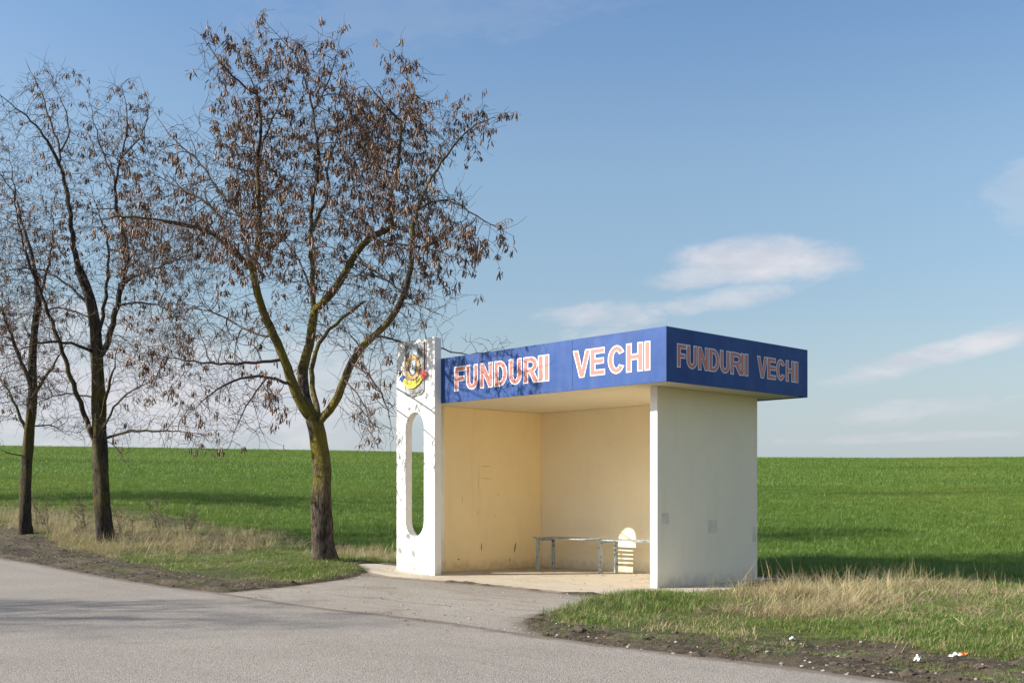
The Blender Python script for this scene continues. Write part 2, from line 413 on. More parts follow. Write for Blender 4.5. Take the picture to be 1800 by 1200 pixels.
t.l.new(c_, t.b.inputs['Base Color']); t.b.inputs['Roughness'].default_value = .55
M['pod'] = m_
# blades
def blade_mat(name, a, b_, c3, patch, transl=.35, rough=.5, dryfac=0.):
    m_, t = newmat(name); p = pos(t)
    ri = t.node('ShaderNodeNewGeometry').outputs['Random Per Island']; oi = t.node('ShaderNodeObjectInfo').outputs['Random']
    r_ = t.math('FRACT', t.math('ADD', ri, oi))
    n = t.noise(p, patch, 5, .62); n2 = t.noise(p, patch*7, 4, .6)
    c_ = t.mix(t.ramp(r_, 0, 1), a, b_)
    c_ = t.mix(t.math('MULTIPLY', t.ramp(n, .42, .70), .75), c_, c3)
    c_ = t.mix(t.math('MULTIPLY', t.ramp(n2, .5, .75), .35), c_, tuple(x*.6 for x in a))
    if name.startswith('wheat'):
        st = t.noise(t.mapping(p, (.05, .30, 1)), 1.0, 6, .65, .4)
        c_ = t.mix(t.math('MULTIPLY', t.ramp(st, .50, .70), .55), c_, tuple(x*.52 for x in a))
    if dryfac:
        dry = t.math('MULTIPLY', t.ramp(t.math('ADD', r_, t.math('MULTIPLY', n2, .5)), 1.22-dryfac, 1.27-dryfac), 1.0)
        c_ = t.mix(dry, c_, (.36, .28, .15))
    t.l.new(c_, t.b.inputs['Base Color']); t.b.inputs['Roughness'].default_value = rough; t.b.inputs['Specular IOR Level'].default_value = .35
    tr = t.node('ShaderNodeBsdfTranslucent'); t.l.new(c_, tr.inputs[0])
    mx = t.node('ShaderNodeMixShader', i_0=transl); t.l.new(t.b.outputs[0], mx.inputs[1]); t.l.new(tr.outputs[0], mx.inputs[2])
    t.l.new(mx.outputs[0], t.out.inputs[0])
    return m_
M['wheat_blade'] = blade_mat('wheat_blades', (.115, .20, .032), (.17, .265, .048), (.20, .265, .05), .09, .4, .45)
M['grass_blade'] = blade_mat('grass_blades', (.11, .20, .030), (.18, .27, .05), (.20, .23, .07), .9, .35, .5, .20)
M['straw'] = blade_mat('dry_grass_blades', (.28, .21, .105), (.62, .52, .31), (.36, .32, .14), 1.5, .3, .6)
M['weed'] = flat('dead_weed', (.10, .065, .05), .9, bmp=0)

# ------------------------------------------------------------------ ground sheet
def axis(lo, hi, step, far_lo, far_hi, g=1.07):
    a = list(np.arange(lo, hi, step)); s = step; x = hi; r = []
    while x < far_hi: r.append(x); s = min(s*g, 12); x += s
    s = step; x = lo; l_ = []
    while x > far_lo: s = min(s*g, 12); x -= s; l_.append(x)
    return np.array(l_[::-1]+a+r+[far_hi])
ua = axis(-9, 15, .075, -500, 600); va = axis(-5.4, 4.2, .065, -400, 600)
Ug, Vg = np.meshgrid(ua, va, indexing='ij')
Xg = X0+Ug*UX+Vg*VX; Yg = Y0+Ug*UY+Vg*VY
Zg = terrain(Xg.ravel(), Yg.ravel())
nu, nv = len(ua), len(va)
idx = np.arange(nu*nv).reshape(nu, nv)
Fq = np.stack([idx[:-1, :-1], idx[:-1, 1:], idx[1:, 1:], idx[1:, :-1]], -1).reshape(-1, 4)
def np_mesh(name, P, Q, smooth=True):
    me = bpy.data.meshes.new(name); me.vertices.add(len(P)); me.vertices.foreach_set('co', np.asarray(P, np.float32).ravel())
    k = Q.shape[1]; me.loops.add(Q.size); me.loops.foreach_set('vertex_index', Q.astype(np.int32).ravel())
    me.polygons.add(len(Q)); me.polygons.foreach_set('loop_start', np.arange(0, Q.size, k, dtype=np.int32))
    me.update(calc_edges=True); me.validate()
    me.polygons.foreach_set('use_smooth', np.full(len(me.polygons), smooth))
    return me
P = np.stack([Xg.ravel(), Yg.ravel(), Zg], -1)
me = np_mesh('ground', P, Fq[:, ::-1])
def set_attr(me, name, vals):
    a = me.attributes.new(name, 'FLOAT', 'POINT'); a.data.foreach_set('value', np.asarray(vals, np.float32))
gr = sstep(-.02, .22, bare(Xg.ravel(), Yg.ravel()))
set_attr(me, 'grassy', gr)
fv = UVof(Xg.ravel(), Yg.ravel())[1]
set_attr(me, 'field', np.maximum(sstep(2.6, 3.6, fv+(fbm(Xg.ravel()*.7, Yg.ravel()*.7)-.5)*1.2)*gr, sstep(30, 33, Yg.ravel())*(fv > -2)))
ground = tag(link('ground', me, M['soil']), kind='structure')

# ------------------------------------------------------------------ road, forecourt, slab
def sheet(name, poly_uv, z_of, mat, step=.25, ragged=.03, edge_w=.3, thick=.0, seed=0):
    """a paved sheet with an uneven rim: triangulated outline points plus inner points"""
    # resample outline
    pts = []
    n = len(poly_uv)
    for i in range(n):
        a = np.array(poly_uv[i]); b = np.array(poly_uv[(i+1) % n]); L = np.linalg.norm(b-a); k = max(1, int(L/step))
        for j in range(k): pts.append(a+(b-a)*j/k)
    pts = np.array(pts)
    nr = np.roll(pts, -1, 0)-np.roll(pts, 1, 0); nr = np.stack([nr[:, 1], -nr[:, 0]], -1); nr /= np.linalg.norm(nr, axis=1)[:, None]+1e-9
    off = (fbm(pts[:, 0]*2.7+seed, pts[:, 1]*2.7, 4)-.5)*2*ragged
    pts = pts+nr*off[:, None]
    tri = tessellate_polygon([[Vector((p[0], p[1], 0)) for p in pts]])
    bm = bmesh.new(); vs = [bm.verts.new((p[0], p[1], 0)) for p in pts]
    for f in tri:
        try: bm.faces.new([vs[i] for i in f])
        except ValueError: pass
    bmesh.ops.recalc_face_normals(bm, faces=bm.faces)
    # cut into a grid so that height and dirt attributes can follow
    lo, hi = pts.min(0), pts.max(0)
    return pts, bm, lo, hi
def paved(name, poly_uv, zoff, mat, step, ragged, cuts_u, cuts_v, edge_poly=None, edge_w=.35, drop=.06, seed=0):
    pts, bm, lo, hi = sheet(name, poly_uv, None, mat, step, ragged, seed=seed)
    for c in cuts_u:
        if lo[0] < c < hi[0]: bmesh.ops.bisect_plane(bm, geom=bm.verts[:]+bm.edges[:]+bm.faces[:], plane_co=(c, 0, 0), plane_no=(1, 0, 0))
    for c in cuts_v:
        if lo[1] < c < hi[1]: bmesh.ops.bisect_plane(bm, geom=bm.verts[:]+bm.edges[:]+bm.faces[:], plane_co=(0, c, 0), plane_no=(0, 1, 0))
    U_ = np.array([v_.co.x for v_ in bm.verts]); V_ = np.array([v_.co.y for v_ in bm.verts])
    ed = 1-sstep(0, edge_w, pdist([tuple(p) for p in pts], U_, V_))
    if drop:
        ex = bmesh.ops.extrude_edge_only(bm, edges=[e for e in bm.edges if e.is_boundary])
        nvs = [g for g in ex['geom'] if isinstance(g, bmesh.types.BMVert)]
        for v_ in nvs: v_.co.z = -drop
    bm.verts.index_update()
    U_ = np.array([v_.co.x for v_ in bm.verts]); V_ = np.array([v_.co.y for v_ in bm.verts]); D_ = np.array([v_.co.z for v_ in bm.verts])
    ed = 1-sstep(0, edge_w, pdist([tuple(p) for p in pts], U_, V_))
    X = X0+U_*UX+V_*VX; Y = Y0+U_*UY+V_*VY
    Z = base_z(X, Y)+zoff+D_
    for v_, x, y, z in zip(bm.verts, X, Y, Z): v_.co = (x, y, z)
    o = bm_obj(name, bm, mat)
    set_attr(o.data, 'edge', ed)
    return tag(o, kind='structure')
us = np.concatenate([np.arange(40, 8, -1.0), np.arange(8, -10, -.25), np.arange(-10, -40, -2)])
road_poly = [(float(u), float(road_edge(u))) for u in us]+[(-40, -13.2), (40, -13.2)]
paved('road', road_poly, .004, M['road'], .12, .035, np.arange(-38, 40, 1.0), np.arange(-13, -3, .5), edge_w=.30)
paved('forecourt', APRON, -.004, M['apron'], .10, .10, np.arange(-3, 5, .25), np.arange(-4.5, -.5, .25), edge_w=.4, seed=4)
paved('concrete_slab', SLAB, .006, M['slab'], .12, .02, np.arange(-1, 6, .4), np.arange(-1.2, 3, .4), edge_w=.12, drop=.07, seed=9)
# cracks in the slab rim
def strip(name, pts, wd, z, mat, parent=None, jit=.015, seed=0):
    r = random.Random(seed); P_ = []
    for i in range(len(pts)-1):
        a = Vector((*pts[i], 0)); b = Vector((*pts[i+1], 0)); k = max(2, int((b-a).length/.05))
        for j in range(k):
            q = a.lerp(b, j/k); P_.append(Vector((q.x+r.uniform(-jit, jit), q.y+r.uniform(-jit, jit), 0)))
    V_, F_ = [], []
    for i, q in enumerate(P_):
        d = (P_[min(i+1, len(P_)-1)]-P_[max(i-1, 0)]); n = Vector((-d.y, d.x, 0)).normalized()
        ww = wd*r.uniform(.3, 1)*min(1, i/3+.1, (len(P_)-1-i)/3+.1)
        for s in (-1, 1):
            q2 = q+n*ww*s*.5; V_.append((q2.x, q2.y, float(base_z(q2.x, q2.y))+z))
        if i: F_.append((2*i-2, 2*i-1, 2*i+1, 2*i))
    return tag(link(name, mesh_from(name, V_, F_), mat, parent), kind='structure')
for k, c in enumerate([[(1095, 1040), (1120, 1037), (1150, 1034)], [(1080, 1050), (1112, 1047), (1128, 1043), (1155, 1037)]]):
    strip('slab_crack', [on_ground(*p) for p in c], .03, .0115, M['crack'], seed=k)
for k, c in enumerate([[(1010, 1035), (960, 1029), (905, 1025)], [(880, 1067), (960, 1072), (1010, 1078)], [(640, 1047), (700, 1054), (800, 1063)]]):
    strip('forecourt_crack', [on_ground(*p, -.02) for p in c], .016, .0035, M['crack'], jit=.02, seed=20+k)

# ------------------------------------------------------------------ bus shelter
RZ = math.atan2(-UY, -UX)           # local x runs from left to right along the front, local y into the depth
shelter = empty('bus_shelter', (X0, Y0, 0), RZ)
tag(shelter, 'cream roadside bus shelter with blue lettered roof band and white pylon', 'bus shelter')
# local coordinates: x = -u, y = v
def L(u, v, z): return (-u, v, z)
ZS = 2.59; ZT = 3.26; OV = .475; OVR = .528; D = 2.236; VB = 2.135; UIN = 4.274; UOUT = 4.41
def wall(name, u0, u1, v0, v1, z0, z1, mats, faces_idx, parent=shelter, cuts=1):
    bm = bmesh.new(); box_bm(bm, -u1, -u0, v0, v1, z0, z1, .006)
    me = bpy.data.meshes.new(name); bmesh.ops.recalc_face_normals(bm, faces=bm.faces)
    bm.faces.ensure_lookup_table()
    for f in bm.faces: f.material_index = faces_idx(f.normal)
    bm.to_mesh(me); bm.free()
    return link(name, me, mats, parent)
wall('right_wall', 0, .12, 0, D, -.08, ZS+.008, [M['outer'], M['cream'], M['white']], lambda n: 1 if n.x < -.7 else (2 if n.y < -.7 else 0))
wall('left_wall', UIN, UOUT, 0, D, -.08, ZS+.008, [M['outer'], M['yellow'], M['white']], lambda n: 1 if n.x > .7 else 0)
wall('back_wall', .123, UIN-.003, VB, D-.002, -.08, ZS+.008, [M['outer'], M['cream']], lambda n: 1 if n.y < -.7 else 0)
# roof slab behind the band
wall('roof', -OVR+.022, 4.60, -OV+.022, D+.461-.022, ZS+.010, ZT-.05, [M['soffit'], M['rooffelt']], lambda n: 1 if n.z > .7 else 0)

# pylon with its slot
def rounded_slot(cu, z0, z1, wd, n=14):
    r = wd/2; pts = []
    rz = r*1.12
    for k in range(n+1):
        a = math.pi*k/n; pts.append((cu+r*math.cos(a), z1-rz+rz*math.sin(a)))
    for k in range(n+1):
        a = math.pi+math.pi*k/n; pts.append((cu+r*math.cos(a), z0+rz+rz*math.sin(a)))
    return pts
PU0, PU1, PV0, PV1, PH = 3.774, 4.705, -.603, -.478, 3.575
def extrude_poly(name, outer, holes, d0, d1, to3, mat, parent, bev=0, smooth=False):
    loops = [outer]+holes; allp = [p for lp in loops for p in lp]
    tri = tessellate_polygon([[Vector((x, y, 0)) for x, y in lp] for lp in loops])
    V_ = [to3(x, y, d0) for x, y in allp]+[to3(x, y, d1) for x, y in allp]; n = len(allp)
    F_ = [tuple(f) for f in tri]+[tuple(i+n for i in reversed(f)) for f in tri]
    o = 0
    for lp in loops:
        k = len(lp)
        for i in range(k):
            a, b = o+i, o+(i+1) % k; F_.append((a, b, b+n, a+n))
        o += k
    bm = bmesh.new(); vs = [bm.verts.new(v_) for v_ in V_]
    for f in F_:
        try: bm.faces.new([vs[i] for i in f])
        except ValueError: pass
    bmesh.ops.recalc_face_normals(bm, faces=bm.faces)
    return bm_obj(name, bm, mat, parent)
outl = [(PU0, -.08), (PU1, -.08), (PU1, PH-.17), (PU1-.012, PH-.09), (PU1-.03, PH-.02), (PU1-.06, PH-.006), (4.3, PH), (PU0+.02, PH+.002), (PU0+.004, PH-.008), (PU0, PH-.03)]
slot = rounded_slot(4.256, .571, 2.476, .455)
extrude_poly('pylon', outl, [slot], PV0, PV1, lambda x, y, d: (-x, d, y), M['white'], shelter)

# lettering
def arc(cx, cy, rx, ry, a0, a1, n=10):
    return [(cx+rx*math.cos(math.radians(a0+(a1-a0)*k/n)), cy+ry*math.sin(math.radians(a0+(a1-a0)*k/n))) for k in range(n+1)]
def glyph(ch, w_, h, a, b):
    if ch == 'I': return [(0, 0), (w_, 0), (w_, h), (0, h)], []
    if ch == 'F': return [(0, 0), (a, 0), (a, .42*h), (w_*.88, .42*h), (w_*.88, .42*h+b), (a, .42*h+b), (a, h-b), (w_, h-b), (w_, h), (0, h)], []
    if ch == 'E': return [(0, 0), (w_, 0), (w_, b), (a, b), (a, .45*h), (w_*.92, .45*h), (w_*.92, .45*h+b), (a, .45*h+b), (a, h-b), (w_*.98, h-b), (w_*.98, h), (0, h)], []
    if ch == 'H': return [(0, 0), (a, 0), (a, .45*h), (w_-a, .45*h), (w_-a, 0), (w_, 0), (w_, h), (w_-a, h), (w_-a, .45*h+b), (a, .45*h+b), (a, h), (0, h)], []
    if ch == 'N': return [(0, 0), (a*.92, 0), (a*.92, .60*h), (w_-a, 0), (w_, 0), (w_, h), (w_-a*.92, h), (w_-a*.92, .40*h), (a, h), (0, h)], []
    if ch == 'V': return [(w_/2-a*.52, 0), (w_/2+a*.52, 0), (w_, h), (w_-a*1.05, h), (w_/2, .27*h), (a*1.05, h), (0, h)], []
    if ch == 'U':
        R_ = .36*h
        return [(0, h)]+arc(w_/2, R_, w_/2, R_, 180, 360, 16)+[(w_, h), (w_-a, h)]+arc(w_/2, R_, w_/2-a, R_-b, 360, 180, 16)+[(a, h)], []
    if ch == 'D':
        c = w_*.42
        return [(0, 0)]+arc(c, h/2, w_-c, h/2, -90, 90, 16)+[(0, h)], [[(a, b)]+arc(c, h/2, w_-c-a, h/2-b, -90, 90, 12)+[(a, h-b)]]
    if ch == 'R':
        return [(0, 0), (a, 0), (a, .40*h), (.42*w_, .40*h), (w_-a*1.12, 0), (w_*1.04, 0), (.70*w_, .43*h)]+arc(.52*w_, .71*h, .45*w_, .29*h, -50, 90, 10)+[(0, h)], \
               [[(a, .40*h+b)]+arc(.50*w_, .70*h+b*.0, .47*w_-a, .30*h-b, -90, 90, 8)+[(a, h-b)]]
    if ch == 'C':
        return arc(w_/2, h/2, w_/2, h/2, 35, 325, 22)+arc(w_/2, h/2, w_/2-a, h/2-b, 318, 42, 20), []
def area(p): return sum(p[i][0]*p[(i+1) % len(p)][1]-p[(i+1) % len(p)][0]*p[i][1] for i in range(len(p)))/2
def offset(p, e):
    if area(p) < 0: p = p[::-1]
    q = [p[0]]
    for x in p[1:]:
        if math.dist(x, q[-1]) > 1e-5: q.append(x)
    if math.dist(q[0], q[-1]) < 1e-5: q.pop()
    p = q; n = len(p); out = []
    for i in range(n):
        a = Vector(p[i-1]); b = Vector(p[i]); c = Vector(p[(i+1) % n])
        d1 = (b-a).normalized(); d2 = (c-b).normalized()
        n1 = Vector((d1.y, -d1.x)); n2 = Vector((d2.y, -d2.x)); mm = n1+n2
        if mm.length < 1e-4: mm = n1
        mm.normalize(); k = min(1/max(mm.dot(n1), .3), 2.2)
        out.append(tuple(b+mm*e*k))
    return out
def letter(ch, x0, x1, z0, z1, to3, parent, e=.0138, a=.062, b=.050, lift=0.):
    w_ = x1-x0-2*e; h = z1-z0-2*e
    if ch == 'I': a = w_
    if ch == 'R': w_ = w_/1.03
    out, holes = glyph(ch, w_, h, a, b)
    V_, F_, mi = [], [], []
    def add(loops, d, mat):
        o = len(V_); pts = [p for lp in loops for p in lp]
        for tr in tessellate_polygon([[Vector((x, y, 0)) for x, y in lp] for lp in loops]):
            F_.append([o+i for i in tr]); mi.append(mat)
        V_.extend(to3(x0+e+x, z0+e+y, d) for x, y in pts)
        # thin rim back to the panel
        for lp in loops:
            s0 = len(V_); k = len(lp)
            V_.extend(to3(x0+e+x, z0+e+y, d) for x, y in lp); V_.extend(to3(x0+e+x, z0+e+y, .0002) for x, y in lp)
            for i in range(k): F_.append([s0+i, s0+(i+1) % k, s0+k+(i+1) % k, s0+k+i]); mi.append(mat)
    add([offset(out, e)]+[offset(hh, -e) for hh in holes], .0018+lift, 1)
    add([out]+holes, .0032+lift, 0)
    return link('letter', mesh_from('letter', V_, F_, mats=mi), [M['red'], M['letterwhite']], parent)
SEAM = 1.054
def panel(u0, u1, name='fascia_panel'):
    return box(name, (-u1, -u0, -OV, -OV+.020, ZS-.004, ZT), M['blue'], shelter, .002)
pl = panel(SEAM+.002, 4.60); pr = panel(-OVR, SEAM-.002)
ps = box('fascia_panel', (OVR-.020, OVR, -OV+.021, D+.461, ZS-.004, ZT), M['blue'], shelter, .002)
pb = box('fascia_panel', (-4.60, OVR-.021, D+.461-.02, D+.461, ZS-.004, ZT), M['blue'], shelter, .002)
pe = box('fascia_panel', (-4.622, -4.602, -OV+.021, D+.461, ZS-.004, ZT), M['blue'], shelter, .002)
front3 = lambda x, z, d: (x, -OV-d, z)
FU = [('F', 555, 635), ('U', 637, 721), ('N', 735, 825), ('D', 835, 927), ('U', 938, 1029), ('R', 1041, 1147), ('I', 1143, 1182), ('I', 1185, 1222)]
for i, (ch, a, b) in enumerate(FU):
    x0 = -on_v(660+a/4, 660, -OV)[0]; x1 = -on_v(660+b/4, 660, -OV)[0]
    letter(ch, x0, x1, 2.745, 3.108, front3, pl, lift=.0006*(i % 2), a=.066)
VE = [('V', 150, 412), ('E', 406, 632), ('C', 673, 936), ('H', 949, 1206), ('I', 1224, 1313)]
for i, (ch, a, b) in enumerate(VE):
    x0 = -on_v(990+a/8.574, 640, -OV)[0]; x1 = -on_v(990+b/8.574, 640, -OV)[0]
    letter(ch, x0, x1, 2.742+(.006 if ch == 'E' else 0), 3.106, front3, pr, lift=.0006*(i % 2), a=.066)
side3 = lambda y, z, d: (OVR+d, y, z)
SI = [('F', 137, 252), ('U', 254, 383), ('N', 393, 518), ('D', 526, 655), ('U', 660, 780), ('R', 788, 940), ('I', 913, 950), ('I', 959, 1004),
      ('V', 1113, 1238), ('E', 1235, 1342), ('C', 1344, 1455), ('H', 1461, 1566), ('I', 1571, 1613)]
for i, (ch, a, b) in enumerate(SI):
    y0 = on_u(1170+a/6.923, 640, -OVR)[0]; y1 = on_u(1170+b/6.923, 640, -OVR)[0]
    letter(ch, y0, y1, 2.774, 3.070, side3, ps, e=.0105, a=.054, b=.042, lift=.0006*(i % 2))
# corner trim strip of the band and a bright gap under the seam
box('corner_trim', (OVR-.012, OVR+.004, -OV-.004, -OV+.004, ZS-.006, ZT+.003), M['blue'], shelter, .001)
box('panel_seam', (-SEAM-.0018, -SEAM+.0018, -OV+.003, -OV+.018, ZS, ZT-.004), M['darkgrey'], shelter, 0)

# marks on the inner left wall (scratches) and repair patches on the outer right wall
MS = flat('scratch', (.68, .53, .29), .9); MD = flat('dark_scuff', (.16, .10, .05), .9); MP = flat('grey_repair', (.76, .70, .55), .9)
def mark(a, b, wd, mat, name='scratch_mark'):
    v0, z0 = on_u(*a, UIN); v1, z1 = on_u(*b, UIN)
    d = Vector((v1-v0, z1-z0)); n = Vector((-d.y, d.x)).normalized()*wd/2
    ring = [(v0, z0), (v0+d.x*.3+n.x, z0+d.y*.3+n.y), (v0+d.x*.75+n.x*.8, z0+d.y*.75+n.y*.8), (v1, z1), (v0+d.x*.7-n.x, z0+d.y*.7-n.y), (v0+d.x*.25-n.x*.6, z0+d.y*.25-n.y*.6)]
    link(name, mesh_from(name, [(-UIN+.0012, p[0], p[1]) for p in ring], [tuple(range(6))]), mat, shelter)
for a, b in [((842, 817), (841, 868)), ((842, 818.7), (863, 819)), ((842, 840), (868, 841)), ((873, 871), (879, 866)), ((838, 905), (842, 897)), ((868, 911), (870, 903)), ((812, 868), (813, 884))]:
    mark(a, b, .012, MS)
mark((906.6, 952), (904, 971), .03, MD, 'scuff_mark'); mark((846, 953), (846.4, 968), .02, MD, 'scuff_mark'); mark((804, 983), (808, 982), .02, MD, 'scuff_mark')
mark((896, 980), (895, 987), .018, MD, 'scuff_mark')
for (xa, ya, xb, yb) in [(1163, 901, 1176, 920), (1245, 913, 1260, 936), (1323, 925, 1329, 952)]:
    v0, z1 = on_u(xa, ya, 0); v1, z0 = on_u(xb, yb, 0)
    box('repair_patch', (.0005, .0015, v0, v1, z0, z1), MP, shelter, 0)

# ------------------------------------------------------------------ coat of arms on the pylon
arms = empty('coat_of_arms', W(4.25, PV0, 3.1), RZ)
tag(arms, 'painted coat of arms plaque with tricolour ribbon on the white pylon', 'emblem')
def ez(cx, cy): return (-(4.483-(694+cx/10-713)*.01394)+4.25, 3.53-(590+cy/10-604)*.00870-3.1)
def epoly(name, pts, d0, d1, mat, parent=arms):
    q = [ez(*p) for p in pts]
    return extrude_poly(name, q, [], -d0, -d1, lambda x, y, d: (x, d*.6, y), mat, parent)
sh = [(190, 150), (527, 138), (527, 960), (515, 1010), (480, 1048), (430, 1060), (365, 1064), (337, 1090), (312, 1064), (240, 1060), (205, 1045), (188, 1010), (184, 960)]
epoly('shield_rim', sh, .002, .034, M['trim'])
cx_, cy_ = 355, 600
epoly('shield', [(cx_+(x-cx_)*.93, cy_+(y-cy_)*.965) for x, y in sh], .034, .040, M['shield'])
epoly('dark_wedge', [(212, 330), (268, 285), (280, 360), (235, 430), (215, 450)], .040, .048, M['darkgrey'])
epoly('dark_wedge', [(422, 250), (512, 275), (505, 400), (455, 390), (425, 350)], .040, .048, M['darkgrey'])
epoly('pale_panel', [(275, 175), (425, 168), (418, 340), (280, 345)], .040, .045, M['paleblue'])
def ell(cx, cy, rx, ry, n=24): return [(cx+rx*math.cos(2*math.pi*k/n), cy+ry*math.sin(2*math.pi*k/n)) for k in range(n)]
for k in range(18):
    a = 2*math.pi*(k+.5)/18; c = (348+105*math.cos(a), 572+182*math.sin(a))
    pp = []
    for j in range(10):
        b = 2*math.pi*j/10; ex = 30*math.cos(b); ey = 22*math.sin(b)*1.25
        pp.append((c[0]+ex*math.cos(a)-ey*math.sin(a)*.85, c[1]+(ex*math.sin(a)+ey*math.cos(a))*1.28))
    epoly('wreath_grain', pp, .046, .062+.002*(k % 2), M['wheat'])
epoly('oval_ring', ell(350, 565, 84, 152), .041, .054, M['darkgrey'])
epoly('oval_field', [(300, 450), (400, 448), (405, 560), (375, 690), (318, 690), (298, 560)], .054, .058, M['paleblue'])
for q in ([(305, 575), (300, 545), (318, 518), (332, 522), (318, 545), (315, 575)], [(330, 560), (345, 520), (360, 520), (352, 560), (360, 590), (340, 625), (328, 610), (342, 585)]):
    epoly('bird_figure', q, .058, .062, M['brown'])
def band(a0, a1, r0x, r0y, r1x, r1y, cx=348, cy=560, n=12):
    o = [(cx+r1x*math.cos(math.radians(a0+(a1-a0)*k/n)), cy+r1y*math.sin(math.radians(a0+(a1-a0)*k/n))) for k in range(n+1)]
    i = [(cx+r0x*math.cos(math.radians(a1+(a0-a1)*k/n)), cy+r0y*math.sin(math.radians(a1+(a0-a1)*k/n))) for k in range(n+1)]
    return o+i
epoly('ribbon_yellow', [(175, 810), (210, 742), (270, 790), (335, 808), (400, 802), (450, 775), (492, 728), (522, 800), (470, 870), (400, 925), (345, 942), (290, 928), (225, 885)], .060, .072, M['ryellow'])
epoly('ribbon_blue', [(108, 765), (135, 715), (180, 680), (208, 730), (190, 775), (160, 812), (140, 775)], .045, .070, M['rblue'])
epoly('ribbon_red', [(480, 672), (520, 640), (565, 652), (600, 725), (560, 765), (530, 800), (505, 730)], .045, .070, M['rred'])
def small_text(body, cxp, cyp, size, mat, name, rot=0, lift=.041, sx=1.):
    cu = bpy.data.curves.new(name, 'FONT'); cu.body = body; cu.size = size; cu.align_x = 'CENTER'; cu.align_y = 'CENTER'; cu.extrude = .0012; cu.offset = .0012
    to = bpy.data.objects.new(name, cu); col.objects.link(to)
    bpy.context.view_layer.update(); dg = bpy.context.evaluated_depsgraph_get()
    me = bpy.data.meshes.new_from_object(to.evaluated_get(dg)); bpy.data.objects.remove(to)
    x, z = ez(cxp, cyp)
    me.transform(Matrix.Translation((x, -lift*.6, z)) @ Matrix.Rotation(math.radians(90), 4, 'X') @ Matrix.Rotation(rot, 4, 'Z') @ Matrix.Diagonal((sx, 1, 1, 1)))
    return link(name, me, mat, arms)
for i, ch in enumerate('1581'):
    small_text(ch, 297+i*33, 997, .125, M['brown'], 'numeral', sx=.62)
wd = 'FUNDURII VECHI'
for i, ch in enumerate(wd):
    if ch == ' ': continue
    tt = (i-6.5)/6.5; small_text(ch, 350+tt*135, 868-70*tt*tt, .052, M['brown'], 'ribbon_letter', rot=tt*.55, lift=.0725, sx=.55)
# iron bracket on the top edge and a rod hanging beside the plaque
bm = bmesh.new()
x, z = ez(548, 150); x2, z2 = ez(548, 630)
box_bm(bm, x-.008, x+.008, -.03, -.012, z2, z, .002)
bm_obj('plaque_rod', bm, M['brown'], arms)

# ------------------------------------------------------------------ bench
bench = empty('bench', W(2.36, 1.7, .006), RZ)
tag(bench, 'long worn pale blue slatted bench along the back wall of the shelter', 'bench')
BX0, BX1 = -(3.80-2.36), (2.36-.92)
slw, gap = .0545, .044
sm = None
for k in range(5):
    y0 = -.22+k*(slw+gap)
    bm = bmesh.new(); box_bm(bm, BX0, BX1, y0, y0+slw, .514, .523, .002)
    bmesh.ops.subdivide_edges(bm, edges=[e for e in bm.edges if abs(e.verts[0].co.x-e.verts[1].co.x) > 1], cuts=12)
    r = random.Random(k)
    for v_ in bm.verts: v_.co.z += .003*math.sin(v_.co.x*3+k)+r.uniform(-.0008, .0008)
    bm_obj('slat', bm, M['seat'], bench)
for ux in (3.735, 2.365, 1.0):
    x = 2.36-ux
    for y in (-.17, .19):
        bm = bmesh.new(); box_bm(bm, x-.023, x+.023, y-.023, y+.023, -.01, .513, .006)
        bm_obj('leg', bm, M['bench'], bench)
    bm = bmesh.new(); box_bm(bm, x-.021, x+.021, -.146, .166, .465, .512, .004); bm_obj('crossbar', bm, M['bench'], bench)
    for y in (-.17, .19):
        pass
for y in (-.205,):
    bm = bmesh.new(); box_bm(bm, BX0+.01, BX1-.01, y-.012, y+.011, .505, .5135, .002); bm_obj('front_rail', bm, M['bench'], bench)

